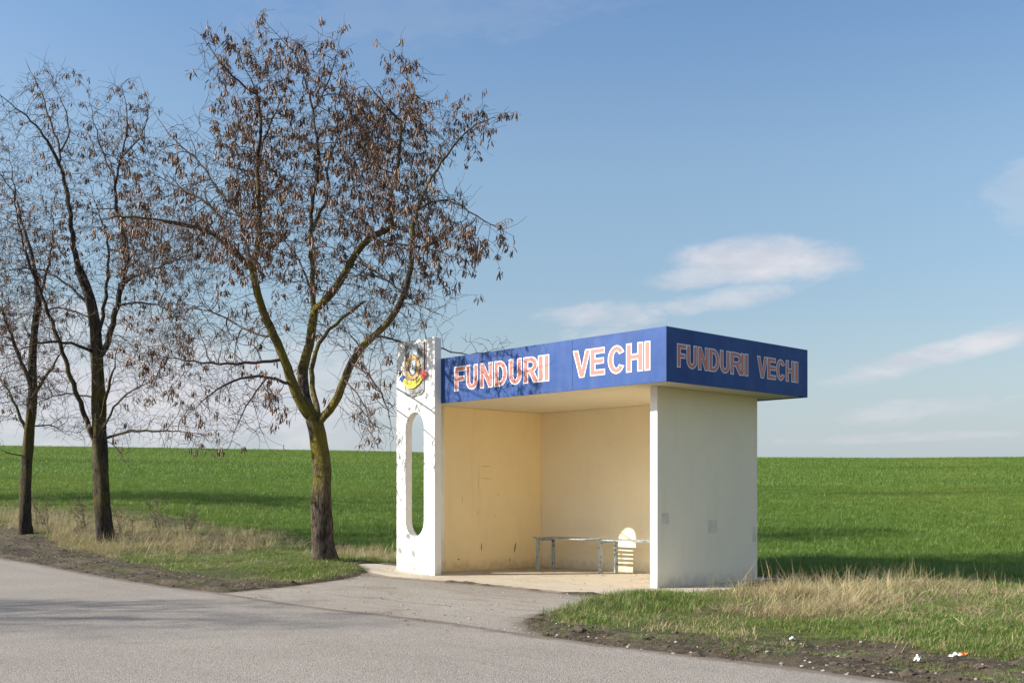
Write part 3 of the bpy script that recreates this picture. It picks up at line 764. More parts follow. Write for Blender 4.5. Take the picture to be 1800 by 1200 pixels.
# ------------------------------------------------------------------ trees
CAMV = np.array([0, 0, CAM_H])
def ray_pt(px, py, Y): return np.array([(px-900)/F_PX*Y, Y, CAM_H+(HZ-py)/F_PX*Y])
class Tree:
    def __init__(s, name, base, limbs, blobs, seed, n_attr, barkm, pods, pod_n, label, tip=.0050, zsc=1., depth=None, infl=1.6, twp=.7):
        s.rng = np.random.default_rng(seed); rg = s.rng
        bx, by = base if depth is None else None or base
        X, Y = hit(*base)
        s.Yb = Y; s.X = X; sc = Y/F_PX
        z0 = tz(X, Y)
        P_, par, rad, man = [], [], [], []
        trunk = limbs[0]
        # limbs: (points px, r0 px, r1 px, depth offset at the end)
        for li, (pts, r0, r1, dy) in enumerate(limbs):
            if li == 0:
                start = -1; y0 = 0.
            else:
                q = np.array(P_); pxs = 900+F_PX*q[:, 0]/q[:, 1]; pys = HZ-F_PX*(q[:, 2]-CAM_H)/q[:, 1]
                start = int(np.argmin((pxs-pts[0][0])**2+(pys-pts[0][1])**2)); y0 = q[start][1]-Y
            L_ = [0]
            for i in range(1, len(pts)): L_.append(L_[-1]+math.dist(pts[i], pts[i-1]))
            tot = L_[-1]; n = max(2, int(tot*sc/.14)); prev = start
            ts = np.linspace(0, tot, n+1)
            # Catmull-like smoothing through dense interpolation
            xs = np.interp(ts, L_, [p[0] for p in pts]); ys = np.interp(ts, L_, [p[1] for p in pts])
            k_ = np.array([.25, .5, .25])
            for _ in range(2):
                if len(xs) > 4:
                    xs[1:-1] = np.convolve(xs, k_, 'same')[1:-1]; ys[1:-1] = np.convolve(ys, k_, 'same')[1:-1]
            ph = rg.uniform(0, 6)
            if li:
                wob = np.minimum(1, np.arange(n+1)/4)*(.5 if r0 > 7 else 1.15)
                xs = xs+wob*(np.sin(ts*.16+ph)+.7*np.sin(ts*.37+2*ph)); ys = ys+wob*(np.sin(ts*.21+ph*3)+.6*np.sin(ts*.45+ph))
            for j in range(0 if li == 0 else 1, n+1):
                f = j/n
                off = y0+(dy-y0)*f**.8+(.10*math.sin(f*9+ph)*f)
                p = ray_pt(xs[j], ys[j], Y+off)
                if li == 0 and j == 0: p[2] = min(p[2], z0)-.12
                P_.append(p); par.append(prev); rad.append((r0+(r1-r0)*f)*sc*(.80 if li else 1)*(1-(.62*max(0, (f-.55)/.45) if r1 < 2.1 and li else 0))); man.append(li); prev = len(P_)-1
        s.n_man = len(P_)
        # attractors
        at = []
        wts = np.array([b[2]*b[3]*b[4] for b in blobs]); wts /= wts.sum()
        cnt = rg.multinomial(n_attr, wts)
        for (cx, cy, rx, ry, rz_, dy), c in zip(blobs, cnt):
            q = rg.normal(size=(c, 3)); q /= np.linalg.norm(q, axis=1)[:, None]; q *= rg.random((c, 1))**(1/2.4)
            for a, b, d in q:
                Yq = Y+dy+d*rz_; at.append(((cx+a*rx-900)/F_PX*Yq, Yq, CAM_H+(HZ-cy+b*ry)/F_PX*Yq))
        at = np.array(at)
        gz = 1.0+z0
        at = at[at[:, 2] > gz]
        step = .12; kill = .19
        N = [np.array(p) for p in P_]
        arr = np.array(N); dirs = {}
        start_ok = [i for i in range(s.n_man) if man[i] > 0 and rad[i] < 8*sc]
        cand = np.array(start_ok); near = np.full(len(at), -1); nd = np.full(len(at), 1e9)
        D2 = ((at[:, None, :]-arr[cand][None])**2).sum(-1); k = D2.argmin(1); near = cand[k]; nd = np.sqrt(D2[np.arange(len(at)), k])
        alive = nd > kill
        for it in range(60):
            act = alive & (nd < infl*(1+.0*it)+(.9 if it < 14 else 0))
            if not act.any(): break
            v_ = at[act]-arr[near[act]]; v_ /= np.linalg.norm(v_, axis=1)[:, None]
            nn_ = near[act]; uq, inv = np.unique(nn_, return_inverse=True)
            sm_ = np.zeros((len(uq), 3)); np.add.at(sm_, inv, v_)
            sm_ += rg.normal(size=sm_.shape)*.22*np.maximum(1, np.linalg.norm(sm_, axis=1))[:, None]
            # carry some of the parent's direction so that branches bend, not kink
            pd = np.array([arr[i]-arr[par[i]] if par[i] >= 0 else (0, 0, .1) for i in uq]); pd /= np.linalg.norm(pd, axis=1)[:, None]+1e-9
            sm_ /= np.linalg.norm(sm_, axis=1)[:, None]+1e-9
            sm_ = sm_+pd*.35; sm_ /= np.linalg.norm(sm_, axis=1)[:, None]+1e-9
            newp = arr[uq]+sm_*step
            b0 = len(arr); arr = np.vstack([arr, newp]); par += [int(x) for x in uq]; rad += [0]*len(uq); man += [-1]*len(uq)
            D2 = ((at[:, None, :]-newp[None])**2).sum(-1); k = D2.argmin(1); d = np.sqrt(D2[np.arange(len(at)), k])
            better = d < nd; near[better] = b0+k[better]; nd[better] = d[better]
            alive &= nd > kill
            if len(arr) > 26000: break
        # pipe model
        n = len(arr); kids = [[] for _ in range(n)]
        for i, p in enumerate(par):
            if p >= 0: kids[p].append(i)
        order = list(range(n-1, -1, -1)); acc = np.zeros(n)
        for i in order:          # children always come after parents
            if not kids[i]: acc[i] = tip**2.25
            if par[i] >= 0: acc[par[i]] += acc[i]
        r = acc**(1/2.25)
        rad = np.array(rad); r = np.where(rad > 0, np.maximum(np.minimum(r, rad*1.0), rad), r)
        # a child is never thicker than its parent
        for i in range(n):
            if par[i] >= 0 and man[i] < 0: r[i] = min(r[i], r[par[i]]*.8)
        s.arr, s.par, s.kids, s.r, s.man = arr, par, kids, r, man
        # chains
        chains = []
        stack = [0]; seen = set()
        while stack:
            i = stack.pop(); ch = [par[i]] if par[i] >= 0 else []
            ch.append(i); cur = i
            while kids[cur]:
                same = [c for c in kids[cur] if man[c] == man[cur] and man[c] >= 0]
                nx = same[0] if same else max(kids[cur], key=lambda c: r[c])
                for c in kids[cur]:
                    if c != nx: stack.append(c)
                ch.append(nx); cur = nx
            chains.append(ch)
        root = empty(name, (X, Y, z0)); s.root = root; s.org = np.array([X, Y, z0])
        tag(root, label, 'tree', 'locust trees in a row by the road')
        tw_V, tw_F = [], []
        for ci, ch in enumerate(chains):
            pts = arr[ch]-s.org; rr = r[ch].copy()
            if len(ch) > 1 and ci: rr[0] = rr[1]
            rmax = rr.max()
            if ci == 0 or rmax > .030:
                V_, F_ = s.tube(pts, rr, 14 if ci == 0 else 8, flare=(ci == 0))
                link('trunk' if ci == 0 else 'limb', mesh_from('limb', V_, F_, True), barkm, root)
            else:
                V_, F_ = s.tube(pts, rr, 5 if rmax > .012 else 3)
                o = len(tw_V); tw_V += V_; tw_F += [tuple(i+o for i in f) for f in F_]
        # fine twigs
        thin = [i for i in range(n) if r[i] < .016]
        ends = []
        for i in thin:
            if rg.random() > twp: 
                if not kids[i]: ends.append(arr[i]-s.org)
                continue
            for rep in range(1 if kids[i] else 2):
                d = rg.normal(size=3); p = arr[i]-arr[par[i]]; p = p/(np.linalg.norm(p)+1e-9)
                d = d/np.linalg.norm(d)*.9+p*.6+np.array([0, 0, rg.uniform(-.35, .25)]); d /= np.linalg.norm(d)
                ln = rg.uniform(.15, .5); k = 4; q = arr[i]-s.org; pts = [q]
                for j in range(k):
                    d = d+rg.normal(size=3)*.28; d /= np.linalg.norm(d); q = q+d*ln/k; pts.append(q)
                V_, F_ = s.tube(np.array(pts), np.linspace(tip*.75, tip*.4, k+1), 3)
                o = len(tw_V); tw_V += V_; tw_F += [tuple(a+o for a in f) for f in F_]
                ends.append(pts[-1]); ends.append(pts[2])
        s.ends = ends
        tw = link('twigs', mesh_from('twigs', tw_V, tw_F, True), M['twig'], root); tw['kind'] = 'stuff'
        s.pods(pods, pod_n, Y)
    def tube(s, pts, rr, k, flare=False):
        n = len(pts); V_, F_ = [], []
        T = np.gradient(pts, axis=0); T /= np.linalg.norm(T, axis=1)[:, None]+1e-9
        up = np.array([0, 0, 1.]) if abs(T[0][2]) < .9 else np.array([1., 0, 0])
        A = np.cross(T[0], up); A /= np.linalg.norm(A)
        for i in range(n):
            A = A-T[i]*A.dot(T[i]); A /= np.linalg.norm(A)+1e-9; B = np.cross(T[i], A)
            for j in range(k):
                a = 2*math.pi*j/k; rad = rr[i]
                if k >= 8:
                    z = pts[i][2]; rad *= 1+.10*math.sin(3*a+z*2.1)+.07*math.sin(5*a-z*3.7+1)+.05*s.rng.uniform(-1, 1)
                    if flare: rad *= 1+.22*math.exp(-max(z, 0)/.16)*(1+.35*math.sin(4*a+1))
                V_.append(pts[i]+(A*math.cos(a)+B*math.sin(a))*rad)
        for i in range(n-1):
            for j in range(k):
                F_.append((i*k+j, i*k+(j+1) % k, (i+1)*k+(j+1) % k, (i+1)*k+j))
        F_.append(tuple((n-1)*k+j for j in range(k)))
        return V_, F_
    def pods(s, blobs, total, Y):
        rg = s.rng; E = np.array(s.ends)
        wgt = np.full(len(E), .05)
        Q = E+s.org; px = 900+F_PX*Q[:, 0]/Q[:, 1]; py = HZ-F_PX*(Q[:, 2]-CAM_H)/Q[:, 1]
        for cx, cy, rx, ry, wv in blobs:
            wgt += wv*np.exp(-(((px-cx)/rx)**2+((py-cy)/ry)**2))
        # clumpiness
        wgt *= .05+60*np.clip(fbm(E[:, 0]*1.7+40, E[:, 2]*1.7+E[:, 1]*1.2+40, 3)-.47, 0, 1)**1.9
        wgt /= wgt.sum()
        pick = rg.choice(len(E), size=min(total, len(E)), replace=False, p=wgt)
        cl = E[pick]
        # the largest showing clusters are objects of their own
        dist = np.linalg.norm(cl+s.org-CAMV, axis=1); order = np.argsort(dist)
        nsolo = 300 if total > 2500 else 0
        V_, F_ = [], []
        for rank, i in enumerate(order):
            c = cl[i]
            if rank < nsolo:
                o = bpy.data.objects.new('seed_pod_cluster', CL_ME[rank % len(CL_ME)]); col.objects.link(o); o.parent = s.root
                o.location = c; o.rotation_euler = (rg.uniform(-.3, .3), rg.uniform(-.3, .3), rg.uniform(0, 6.28)); o.scale = (rg.uniform(.85, 1.15),)*3
            else:
                cv, cf = CL_RAW[rank % len(CL_RAW)]; a = rg.uniform(0, 6.28); ca, sa = math.cos(a), math.sin(a); k = rg.uniform(.8, 1.15)
                R_ = np.array([[ca, -sa, 0], [sa, ca, 0], [0, 0, 1]])*k
                o = len(V_); V_.extend(cv@R_.T+c); F_.extend(cf+o)
        P_ = np.array(V_); me = np_mesh('seed_pods', P_, np.array(F_), True); me.materials.append(M['pod'])
        o = bpy.data.objects.new('seed_pods', me); col.objects.link(o); o.parent = s.root; o['kind'] = 'stuff'
# pod clusters: flat curved pods hanging from a short stalk
def pod_raw(rg, n):
    V_, F_ = [], []
    for _ in range(n):
        ln = rg.uniform(.075, .125); wd = rg.uniform(.0095, .014); bend = rg.uniform(-.4, .5)
        az_ = rg.uniform(0, 6.28); tilt = rg.uniform(.05, 1.15); st = np.array([rg.uniform(-.05, .05), rg.uniform(-.05, .05), rg.uniform(-.06, .02)])
        ax = np.array([math.sin(tilt)*math.cos(az_), math.sin(tilt)*math.sin(az_), -math.cos(tilt)])
        sd = np.cross(ax, [0, 0, 1.]); sd /= np.linalg.norm(sd)+1e-9; nr = np.cross(ax, sd)
        o = len(V_); ring = 0
        for f, ww in ((0, .15), (.25, .9), (.6, 1.), (.9, .7), (1., .1)):
            c = st+ax*ln*f+nr*bend*ln*(f*f-f)*1.3
            for a, b in ((1, 0), (0, .28), (-1, 0), (0, -.28)):
                V_.append(c+sd*wd*ww*a+nr*wd*ww*b)
        for i in range(4):
            for j in range(4): F_.append((o+i*4+j, o+i*4+(j+1) % 4, o+i*4+4+(j+1) % 4, o+i*4+4+j))
    return np.array(V_), np.array(F_)
rgp = np.random.default_rng(3)
CL_RAW = [pod_raw(rgp, k) for k in (4, 6, 8, 3, 10, 5, 12, 7)]
CL_ME = []
for cv, cf in CL_RAW:
    mm = np_mesh('seed_pod_cluster', cv, cf, True); mm.materials.append(M['pod']); CL_ME.append(mm)

# --- nearest tree
T1L = [
 ([(570, 994), (567, 940), (565, 885), (568, 835), (563, 795), (557, 748), (551, 735)], 19.5, 14, 0),
 ([(551, 740), (538, 728), (515, 679), (499, 630), (484, 595), (461, 545), (448, 499), (444, 472)], 11, 8, -.5),
 ([(444, 472), (453, 440), (457, 415), (455, 357), (451, 300), (450, 275), (462, 235), (457, 195), (455, 172), (445, 147), (425, 112), (412, 82)], 6.5, 1.5, -.7),
 ([(455, 172), (422, 145), (390, 115), (365, 82), (352, 60)], 2.6, 1, -1.2),
 ([(450, 270), (470, 235), (480, 200), (500, 170), (508, 120)], 3, 1, .6),
 ([(444, 475), (434, 465), (401, 426), (357, 403), (315, 392), (260, 385), (205, 378), (160, 393)], 6.5, 1.5, -2.6),
 ([(447, 470), (430, 426), (419, 377), (423, 334), (410, 280), (405, 230)], 4, 1.2, .9),
 ([(401, 426), (388, 377), (350, 346), (300, 323), (262, 300)], 4, 1.2, -.6),
 ([(419, 377), (380, 330), (353, 287), (313, 253), (283, 217), (263, 183)], 3, 1, .9),
 ([(551, 738), (535, 700), (530, 645), (543, 614), (549, 576), (553, 545)], 12, 9, .2),
 ([(553, 547), (549, 515), (549, 461), (547, 415), (549, 338), (560, 300), (560, 250), (552, 215), (550, 180), (537, 150), (530, 117), (520, 95), (495, 70), (470, 42), (455, 25)], 6, 1, .5),
 ([(550, 200), (575, 150), (590, 110), (600, 60)], 2.4, .9, 1.2),
 ([(553, 547), (561, 540), (584, 515), (607, 480), (622, 449), (645, 419), (690, 398)], 8.5, 6, -.9),
 ([(690, 398), (686, 370), (685, 343), (699, 298), (705, 258), (703, 213), (722, 196), (725, 168), (713, 128), (706, 100)], 4.6, 1.2, -.7),
 ([(703, 213), (680, 190), (660, 165), (640, 140)], 2.5, 1, -1.4),
 ([(645, 419), (680, 425), (722, 432), (770, 440), (820, 460)], 3, 1, -1.9),
 ([(547, 415), (561, 369), (584, 342), (572, 300), (590, 250), (615, 200)], 4.4, 1.2, 1.8),
 ([(549, 515), (540, 492), (526, 453), (492, 415), (469, 388)], 3, 1.2, 1.5),
 ([(557, 742), (570, 735), (591, 706), (603, 668), (622, 626), (645, 599), (683, 568), (706, 530), (722, 484), (725, 434), (725, 396)], 9.5, 4.5, -1.7),
 ([(725, 396), (733, 372), (747, 335), (767, 295), (793, 261), (810, 241), (844, 213), (872, 205), (897, 205)], 3.6, .9, -1.9),
 ([(733, 372), (759, 349), (798, 352), (827, 375), (855, 391), (905, 415)], 2.6, .8, -2.4),
 ([(660, 588), (690, 596), (720, 607), (775, 611), (810, 624), (850, 620), (897, 607)], 2.6, .8, .3),
 ([(626, 641), (645, 656), (668, 683), (683, 722), (692, 770)], 2.6, .8, -3.2),
 ([(603, 668), (630, 690), (650, 730), (655, 780)], 2.2, .8, -2.8),
 ([(560, 740), (564, 729), (549, 691), (545, 645), (560, 600), (600, 560), (640, 530)], 7, 3, 2.0),
 ([(515, 679), (500, 672), (472, 660), (430, 660), (370, 690), (320, 740)], 4, 1, -.9),
 ([(492, 633), (446, 637), (400, 641), (354, 637), (300, 628), (250, 622)], 3.8, 1.2, -.9),
 ([(484, 595), (440, 585), (400, 560), (350, 540), (290, 545)], 3, 1, 1.3),
 ([(472, 660), (440, 700), (415, 750), (400, 790)], 2.2, .8, -1.4),
 ([(622, 449), (650, 470), (690, 500), (740, 540), (790, 560)], 2.6, .8, -2.9),
]
T1B = [(500, 120, 110, 75, 1.3, .2), (390, 110, 55, 55, 1.0, -.5), (455, 60, 35, 40, .8, .2), (590, 85, 25, 40, .7, .8), (715, 150, 45, 62, 1.0, -.5), (700, 230, 110, 75, 1.5, -.3), (800, 230, 70, 40, .9, .2), (865, 210, 32, 20, .5, .4),
       (590, 250, 150, 100, 2.0, .2), (400, 270, 120, 90, 1.7, -.2), (300, 330, 80, 90, 1.2, -.3), (450, 400, 190, 110, 2.2, 0), (300, 450, 110, 100, 1.7, -.5), (700, 370, 130, 90, 1.8, -1.2), (800, 420, 80, 55, 1.2, -1.8),
       (860, 400, 45, 30, .6, -2.0), (640, 520, 130, 110, 2.2, -.8), (750, 500, 60, 60, 1.1, -2.2), (690, 610, 60, 50, .8, -2.9), (380, 420, 90, 70, .8, -2.7), (560, 380, 100, 60, .7, -2.3), (360, 590, 130, 90, 1.8, 0), (400, 700, 110, 75, 1.4, -.3), (280, 640, 90, 70, 1.0, .1), (650, 700, 60, 80, 1.0, -2.4), (500, 560, 60, 80, 1.0, 1.0),
       (850, 600, 48, 20, .5, .3), (340, 750, 60, 40, .8, -.5), (660, 770, 30, 25, .5, -.8)]
T1P = [(400, 110, 75, 65, 1.3), (500, 150, 120, 100, 1.3), (700, 170, 75, 100, 1.5), (640, 270, 160, 90, 1.4), (400, 260, 150, 90, 1.0), (800, 430, 90, 50, 1.2), (830, 230, 90, 50, .9), (300, 380, 140, 60, 1.2), (450, 380, 160, 100, .6), (660, 400, 120, 80, .7), (640, 730, 60, 50, .18), (400, 700, 120, 80, .4), (300, 600, 150, 120, .3)]
t1 = Tree('locust_tree', (570, 990), T1L, T1B, 11, 9000, M['bark1'], T1P, 2900,
          'mossy leaning locust tree nearest the white pylon, hung with brown seed pods')
T2L = [
 ([(186, 958), (182, 900), (178, 850), (175, 800), (174, 760), (173, 700), (172, 640), (170, 594), (163, 547), (152, 505), (140, 477)], 15, 8, 0),
 ([(140, 477), (130, 440), (127, 410), (123, 370), (117, 333), (107, 293), (90, 260), (67, 223), (33, 193), (0, 168), (-25, 150)], 6, 1.2, -.8),
 ([(107, 290), (104, 255), (80, 193), (77, 167), (57, 133), (45, 106)], 3, .9, .4),
 ([(104, 270), (123, 240), (118, 200), (100, 160), (85, 120)], 2.4, .8, 1.2),
 ([(171, 630), (187, 613), (201, 557), (215, 501), (226, 454), (215, 400), (203, 360), (203, 317), (213, 277), (225, 227), (222, 180), (213, 150)], 7, 1.2, -.9),
 ([(205, 320), (180, 270), (165, 215), (155, 160)], 2.2, .8, .4),
 ([(213, 277), (250, 240), (262, 200), (258, 170)], 2.2, .8, .9),
 ([(172, 600), (180, 560), (187, 510), (191, 463), (190, 420), (175, 380), (160, 330)], 4.5, 1.4, 1.0),
 ([(178, 740), (187, 692), (200, 650), (205, 620)], 4, 2, -1.2),
 ([(190, 772), (200, 762), (243, 757), (299, 757), (373, 764)], 3.2, .9, -.8),
 ([(178, 760), (187, 739), (210, 701), (240, 680), (290, 660)], 3, 1, -1.3),
 ([(172, 780), (163, 771), (145, 720), (126, 669), (112, 622), (93, 571), (70, 510), (47, 454), (30, 380), (25, 337), (0, 307), (-30, 280)], 6, 1.5, -.6),
 ([(170, 620), (121, 601), (84, 599), (40, 612), (0, 631)], 4, 1.2, -1.0),
 ([(205, 540), (225, 530), (261, 533), (299, 543), (340, 570)], 2.6, .9, .3),
 ([(215, 500), (235, 485), (261, 477), (327, 449), (370, 440)], 3, .9, 1.0),
 ([(160, 540), (120, 500), (80, 475), (30, 470), (-20, 490)], 3.2, 1, 1.0),
 ([(165, 560), (110, 540), (60, 545), (10, 570)], 2.6, 1, 1.6),
 ([(175, 700), (120, 690), (80, 700), (40, 720)], 2.6, .9, .9),
 ([(190, 770), (215, 800), (232, 830)], 1.8, .7, -.9)]
T2B = [(80, 160, 55, 60, 1.1, .2), (215, 200, 65, 60, 1.2, 0), (30, 240, 75, 75, 1.4, -.4), (150, 290, 110, 90, 1.8, 0), (250, 300, 60, 80, 1.3, .3), (60, 380, 100, 100, 2.0, -.3), (220, 430, 130, 100, 2.2, 0), (320, 480, 70, 80, 1.3, .5),
       (70, 520, 110, 90, 2.0, .2), (230, 600, 130, 90, 2.0, 0), (60, 660, 80, 60, 1.5, .1), (300, 690, 90, 60, 1.2, -.5), (200, 750, 130, 35, 1.4, -.3), (330, 770, 70, 25, .9, -.7), (240, 820, 20, 20, .4, -.9)]
T2P = [(220, 230, 80, 80, 1.1), (90, 160, 60, 60, .7), (150, 420, 120, 80, .9), (150, 330, 120, 80, .6), (300, 600, 120, 120, .3), (240, 450, 90, 80, .5)]
t2 = Tree('locust_tree', (186, 955), T2L, T2B, 23, 7000, M['bark2'], T2P, 800,
          'tall dark locust tree with straight trunk, second from the shelter, amid dry grass', infl=2.0)
T3L = [
 ([(44, 942), (45, 900), (46, 850), (47, 810), (50, 770), (55, 720), (58, 690), (57, 650), (58, 620), (61, 571), (68, 529), (64, 480)], 10.5, 5, 0),
 ([(64, 490), (55, 440), (35, 380), (25, 330), (15, 260)], 4, 1, -.6), ([(68, 529), (85, 470), (95, 410), (90, 350)], 3.4, 1, .8),
 ([(58, 690), (45, 650), (33, 627), (9, 557), (-15, 520), (-40, 440), (-60, 380)], 5, 1, -.8),
 ([(57, 700), (65, 683), (93, 645), (110, 615), (125, 590)], 4, 1, -.6),
 ([(50, 765), (42, 748), (19, 692), (0, 664), (-40, 630)], 4, 1, .5),
 ([(48, 800), (20, 800), (-20, 780)], 1.6, .7, -.4), ([(52, 750), (90, 745), (130, 770)], 2, .7, .8),
 ([(47, 850), (55, 838), (70, 828)], 1.2, .5, -.3)]
T3B = [(30, 560, 95, 90, 2.0, 0), (-20, 450, 80, 110, 2.0, 0), (60, 430, 50, 80, 1.5, .3), (-50, 600, 70, 90, 1.8, 0), (50, 680, 85, 55, 1.6, 0), (0, 320, 60, 80, 1.4, 0), (100, 740, 60, 28, 1.0, .4), (-30, 740, 60, 40, 1.2, 0)]
T3P = [(50, 560, 100, 100, .5)]
t3 = Tree('locust_tree', (44, 940), T3L, T3B, 31, 4500, M['bark2'], T3P, 380,
          'slimmest and farthest locust tree, at the left edge of the photograph', tip=.0052, infl=2.2)
# two trees outside the frame on the left throw the long shadows that cross road and field
def copy_tree(src, loc, rz, sc, label):
    r = src.copy(); col.objects.link(r); r.location = loc; r.rotation_euler.z = rz; r.scale = (sc, sc, sc); r['label'] = label
    for ch in list(src.children):
        if ch.name.startswith('seed_pod_cluster'): continue
        c = ch.copy(); col.objects.link(c); c.parent = r
    return r
copy_tree(t2.root, (-20.8, 9.6, -.05), 2.0, 1.0, 'bare locust tree across the road, outside the left edge of the photograph')
copy_tree(t3.root, (-18.2, 11.4, -.05), 1.0, .8, 'slim bare locust tree across the road, outside the left edge of the photograph')
copy_tree(t1.root, (-21.5, 33.0, tz(-21.5, 33.0)), 4.0, 1.0, 'bare locust tree next in the row beyond the left edge of the photograph')

# ------------------------------------------------------------------ grass
protos = bpy.data.collections.new('tuft_shapes')
def tuft(name, n, rad, h0, h1, wd, lean, mat, seg=3, curl=.6):
    rg = np.random.default_rng(abs(hash(name)) % 1000 if False else sum(map(ord, name))); V_, F_ = [], []
    for _ in range(n):
        a = rg.uniform(0, 6.28); rr = rad*math.sqrt(rg.random()); p = np.array([rr*math.cos(a), rr*math.sin(a), -.01])
        b = rg.uniform(0, 6.28); d = np.array([math.cos(b), math.sin(b), 0]); sd = np.array([-d[1], d[0], 0]); h = rg.uniform(h0, h1); ln = abs(rg.normal(0, lean))
        c2 = rg.uniform(.2, 1)*curl; o = len(V_); ww = wd*rg.uniform(.7, 1.3)
        for k in range(seg+1):
            f = k/seg; q = p+np.array([0, 0, 1])*h*f*(1-.35*c2*f)+d*h*(ln*f+c2*f*f*.7)
            wk = ww*(1-f)**.6*(.6 if k == 0 else 1)
            if k < seg: V_ += [q-sd*wk/2, q+sd*wk/2]
            else: V_ += [q]
        for k in range(seg-1): F_.append((o+2*k, o+2*k+1, o+2*k+3, o+2*k+2))
        F_.append((o+2*seg-2, o+2*seg-1, o+2*seg))
    me = mesh_from(name, V_, F_); me.materials.append(mat)
    return me
def scatter(name, metas, X, Y, S, Z=None, label=None, cat=None, tilt=.15):
    """one object: a cloud of points that carries grass tufts through geometry nodes"""
    cl_ = bpy.data.collections.new(name+'_tufts')
    for k, me in enumerate(metas):
        cl_.objects.link(bpy.data.objects.new('tuft', me))
    n = len(X); Zp = terrain(X, Y) if Z is None else Z
    me = bpy.data.meshes.new(name); me.vertices.add(n); me.vertices.foreach_set('co', np.stack([X, Y, Zp], -1).astype(np.float32).ravel())
    rg = np.random.default_rng(n)
    rot = np.stack([rg.normal(0, tilt, n), rg.normal(0, tilt, n), rg.uniform(0, 6.283, n)], -1)
    a = me.attributes.new('rot', 'FLOAT_VECTOR', 'POINT'); a.data.foreach_set('vector', rot.astype(np.float32).ravel())
    a = me.attributes.new('scl', 'FLOAT', 'POINT'); a.data.foreach_set('value', S.astype(np.float32))
    a = me.attributes.new('pick', 'INT', 'POINT'); a.data.foreach_set('value', rg.integers(0, len(metas), n).astype(np.int32))
    o = link(name, me)
    ng = bpy.data.node_groups.new(name, 'GeometryNodeTree')
    ng.interface.new_socket('Geometry', in_out='INPUT', socket_type='NodeSocketGeometry'); ng.interface.new_socket('Geometry', in_out='OUTPUT', socket_type='NodeSocketGeometry')
    gi = ng.nodes.new('NodeGroupInput'); go = ng.nodes.new('NodeGroupOutput')
    ip = ng.nodes.new('GeometryNodeInstanceOnPoints'); ci = ng.nodes.new('GeometryNodeCollectionInfo')
    ci.inputs['Collection'].default_value = cl_; ci.inputs['Separate Children'].default_value = True; ci.inputs['Reset Children'].default_value = True
    def na(nm, dt):
        x = ng.nodes.new('GeometryNodeInputNamedAttribute'); x.data_type = dt; x.inputs[0].default_value = nm; return x.outputs[0]
    ng.links.new(gi.outputs[0], ip.inputs['Points']); ng.links.new(ci.outputs[0], ip.inputs['Instance'])
    ip.inputs['Pick Instance'].default_value = True
    ng.links.new(na('pick', 'INT'), ip.inputs['Instance Index']); ng.links.new(na('scl', 'FLOAT'), ip.inputs['Scale'])
    er = ng.nodes.new('FunctionNodeEulerToRotation'); ng.links.new(na('rot', 'FLOAT_VECTOR'), er.inputs[0]); ng.links.new(er.outputs[0], ip.inputs['Rotation'])
    ng.links.new(ip.outputs[0], go.inputs[0])
    md = o.modifiers.new('scatter', 'NODES'); md.node_group = ng
    return tag(o, label, cat, kind='stuff')
rg = np.random.default_rng(99)
def cone_points(n, y0, y1, power=1.0, margin=.56):
    """random ground points in the part of the land the photograph looks at"""
    t_ = rg.random(n); Y = (y0**2+(y1**2-y0**2)*t_)**.5 if power == 1 else y0+(y1-y0)*t_**power
    X = (rg.random(n)*2-1)*margin*Y
    return X, Y
def not_paved(X, Y, m_=.0):
    u, v = UVof(X, Y)
    inside = pip(SLAB_W, X, Y) | ((u > -.02) & (u < 4.45) & (v > -.1) & (v < D+.02))
    return ~inside
def cull(X, Y, keep): return X[keep], Y[keep]
# young wheat
wheat = [tuft('wheat%d' % k, 34, .17, .08, .17, .0085, .30, M['wheat_blade'], 3, .9) for k in range(4)]
wheatf = [tuft('farwheat%d' % k, 30, .34, .09, .18, .017, .35, M['wheat_blade'], 2, .8) for k in range(4)]
X, Y = cone_points(75000, 15, 46)
u, v = UVof(X, Y); keep = (v+(fbm(X*.7, Y*.7)-.5)*1.2 > 3.0) | (Y+3*fbm(X*.4, Y*.4) > 33); X, Y = cull(X, Y, keep)
S = (.75+.5*fbm(X*.35, Y*.35))*np.random.default_rng(1).uniform(.75, 1.2, len(X))
scatter('field_wheat', wheat, X, Y, S, label='young green wheat growing in the nearer part of the field', cat='wheat')
X, Y = cone_points(72000, 46, 128)
S = (.8+.5*fbm(X*.12, Y*.35))*np.random.default_rng(2).uniform(.8, 1.2, len(X))
scatter('far_field_wheat', wheatf, X, Y, S, label='young green wheat rising to the ridge on the horizon', cat='wheat')
# verge grass
vg = [tuft('verge%d' % k, 28, .10, .020, .070, .0056, .45, M['grass_blade'], 3, 1.0) for k in range(5)]
X, Y = cone_points(200000, 6.4, 34, 1.25, .54)
u, v = UVof(X, Y); g = bare(X, Y)
keep = (g > .0) & (v < 4.0) & not_paved(X, Y) & (rg.random(len(X)) < sstep(-.05, .5, g)*(.55+.6*sstep(.35, .55, fbm(X*1.7, Y*1.7))))
X, Y = cull(X, Y, keep)
S = (.30+1.05*sstep(.25,.75,fbm(X*1.3+5, Y*1.3)))*np.random.default_rng(3).uniform(.6, 1.25, len(X))
scatter('verge_grass', vg, X, Y, S, label='short green grass on the verge between the road and the field', cat='grass')
# sparse grass in the mud
X, Y = cone_points(52000, 6.0, 30, 1.1, .54)
u, v = UVof(X, Y); g = bare(X, Y); e = v-road_edge(u)
keep = (g <= .05) & (e > .12) & (e < 4) & ~pip(APRON_W, X, Y) & not_paved(X, Y) & (fbm(X*2.5+70, Y*2.5) > .50) & (v < 1)
X, Y = cull(X, Y, keep)
scatter('sparse_grass', vg, X, Y, np.random.default_rng(4).uniform(.25, .6, len(X)), label='thin trodden grass growing out of the roadside mud', cat='grass')
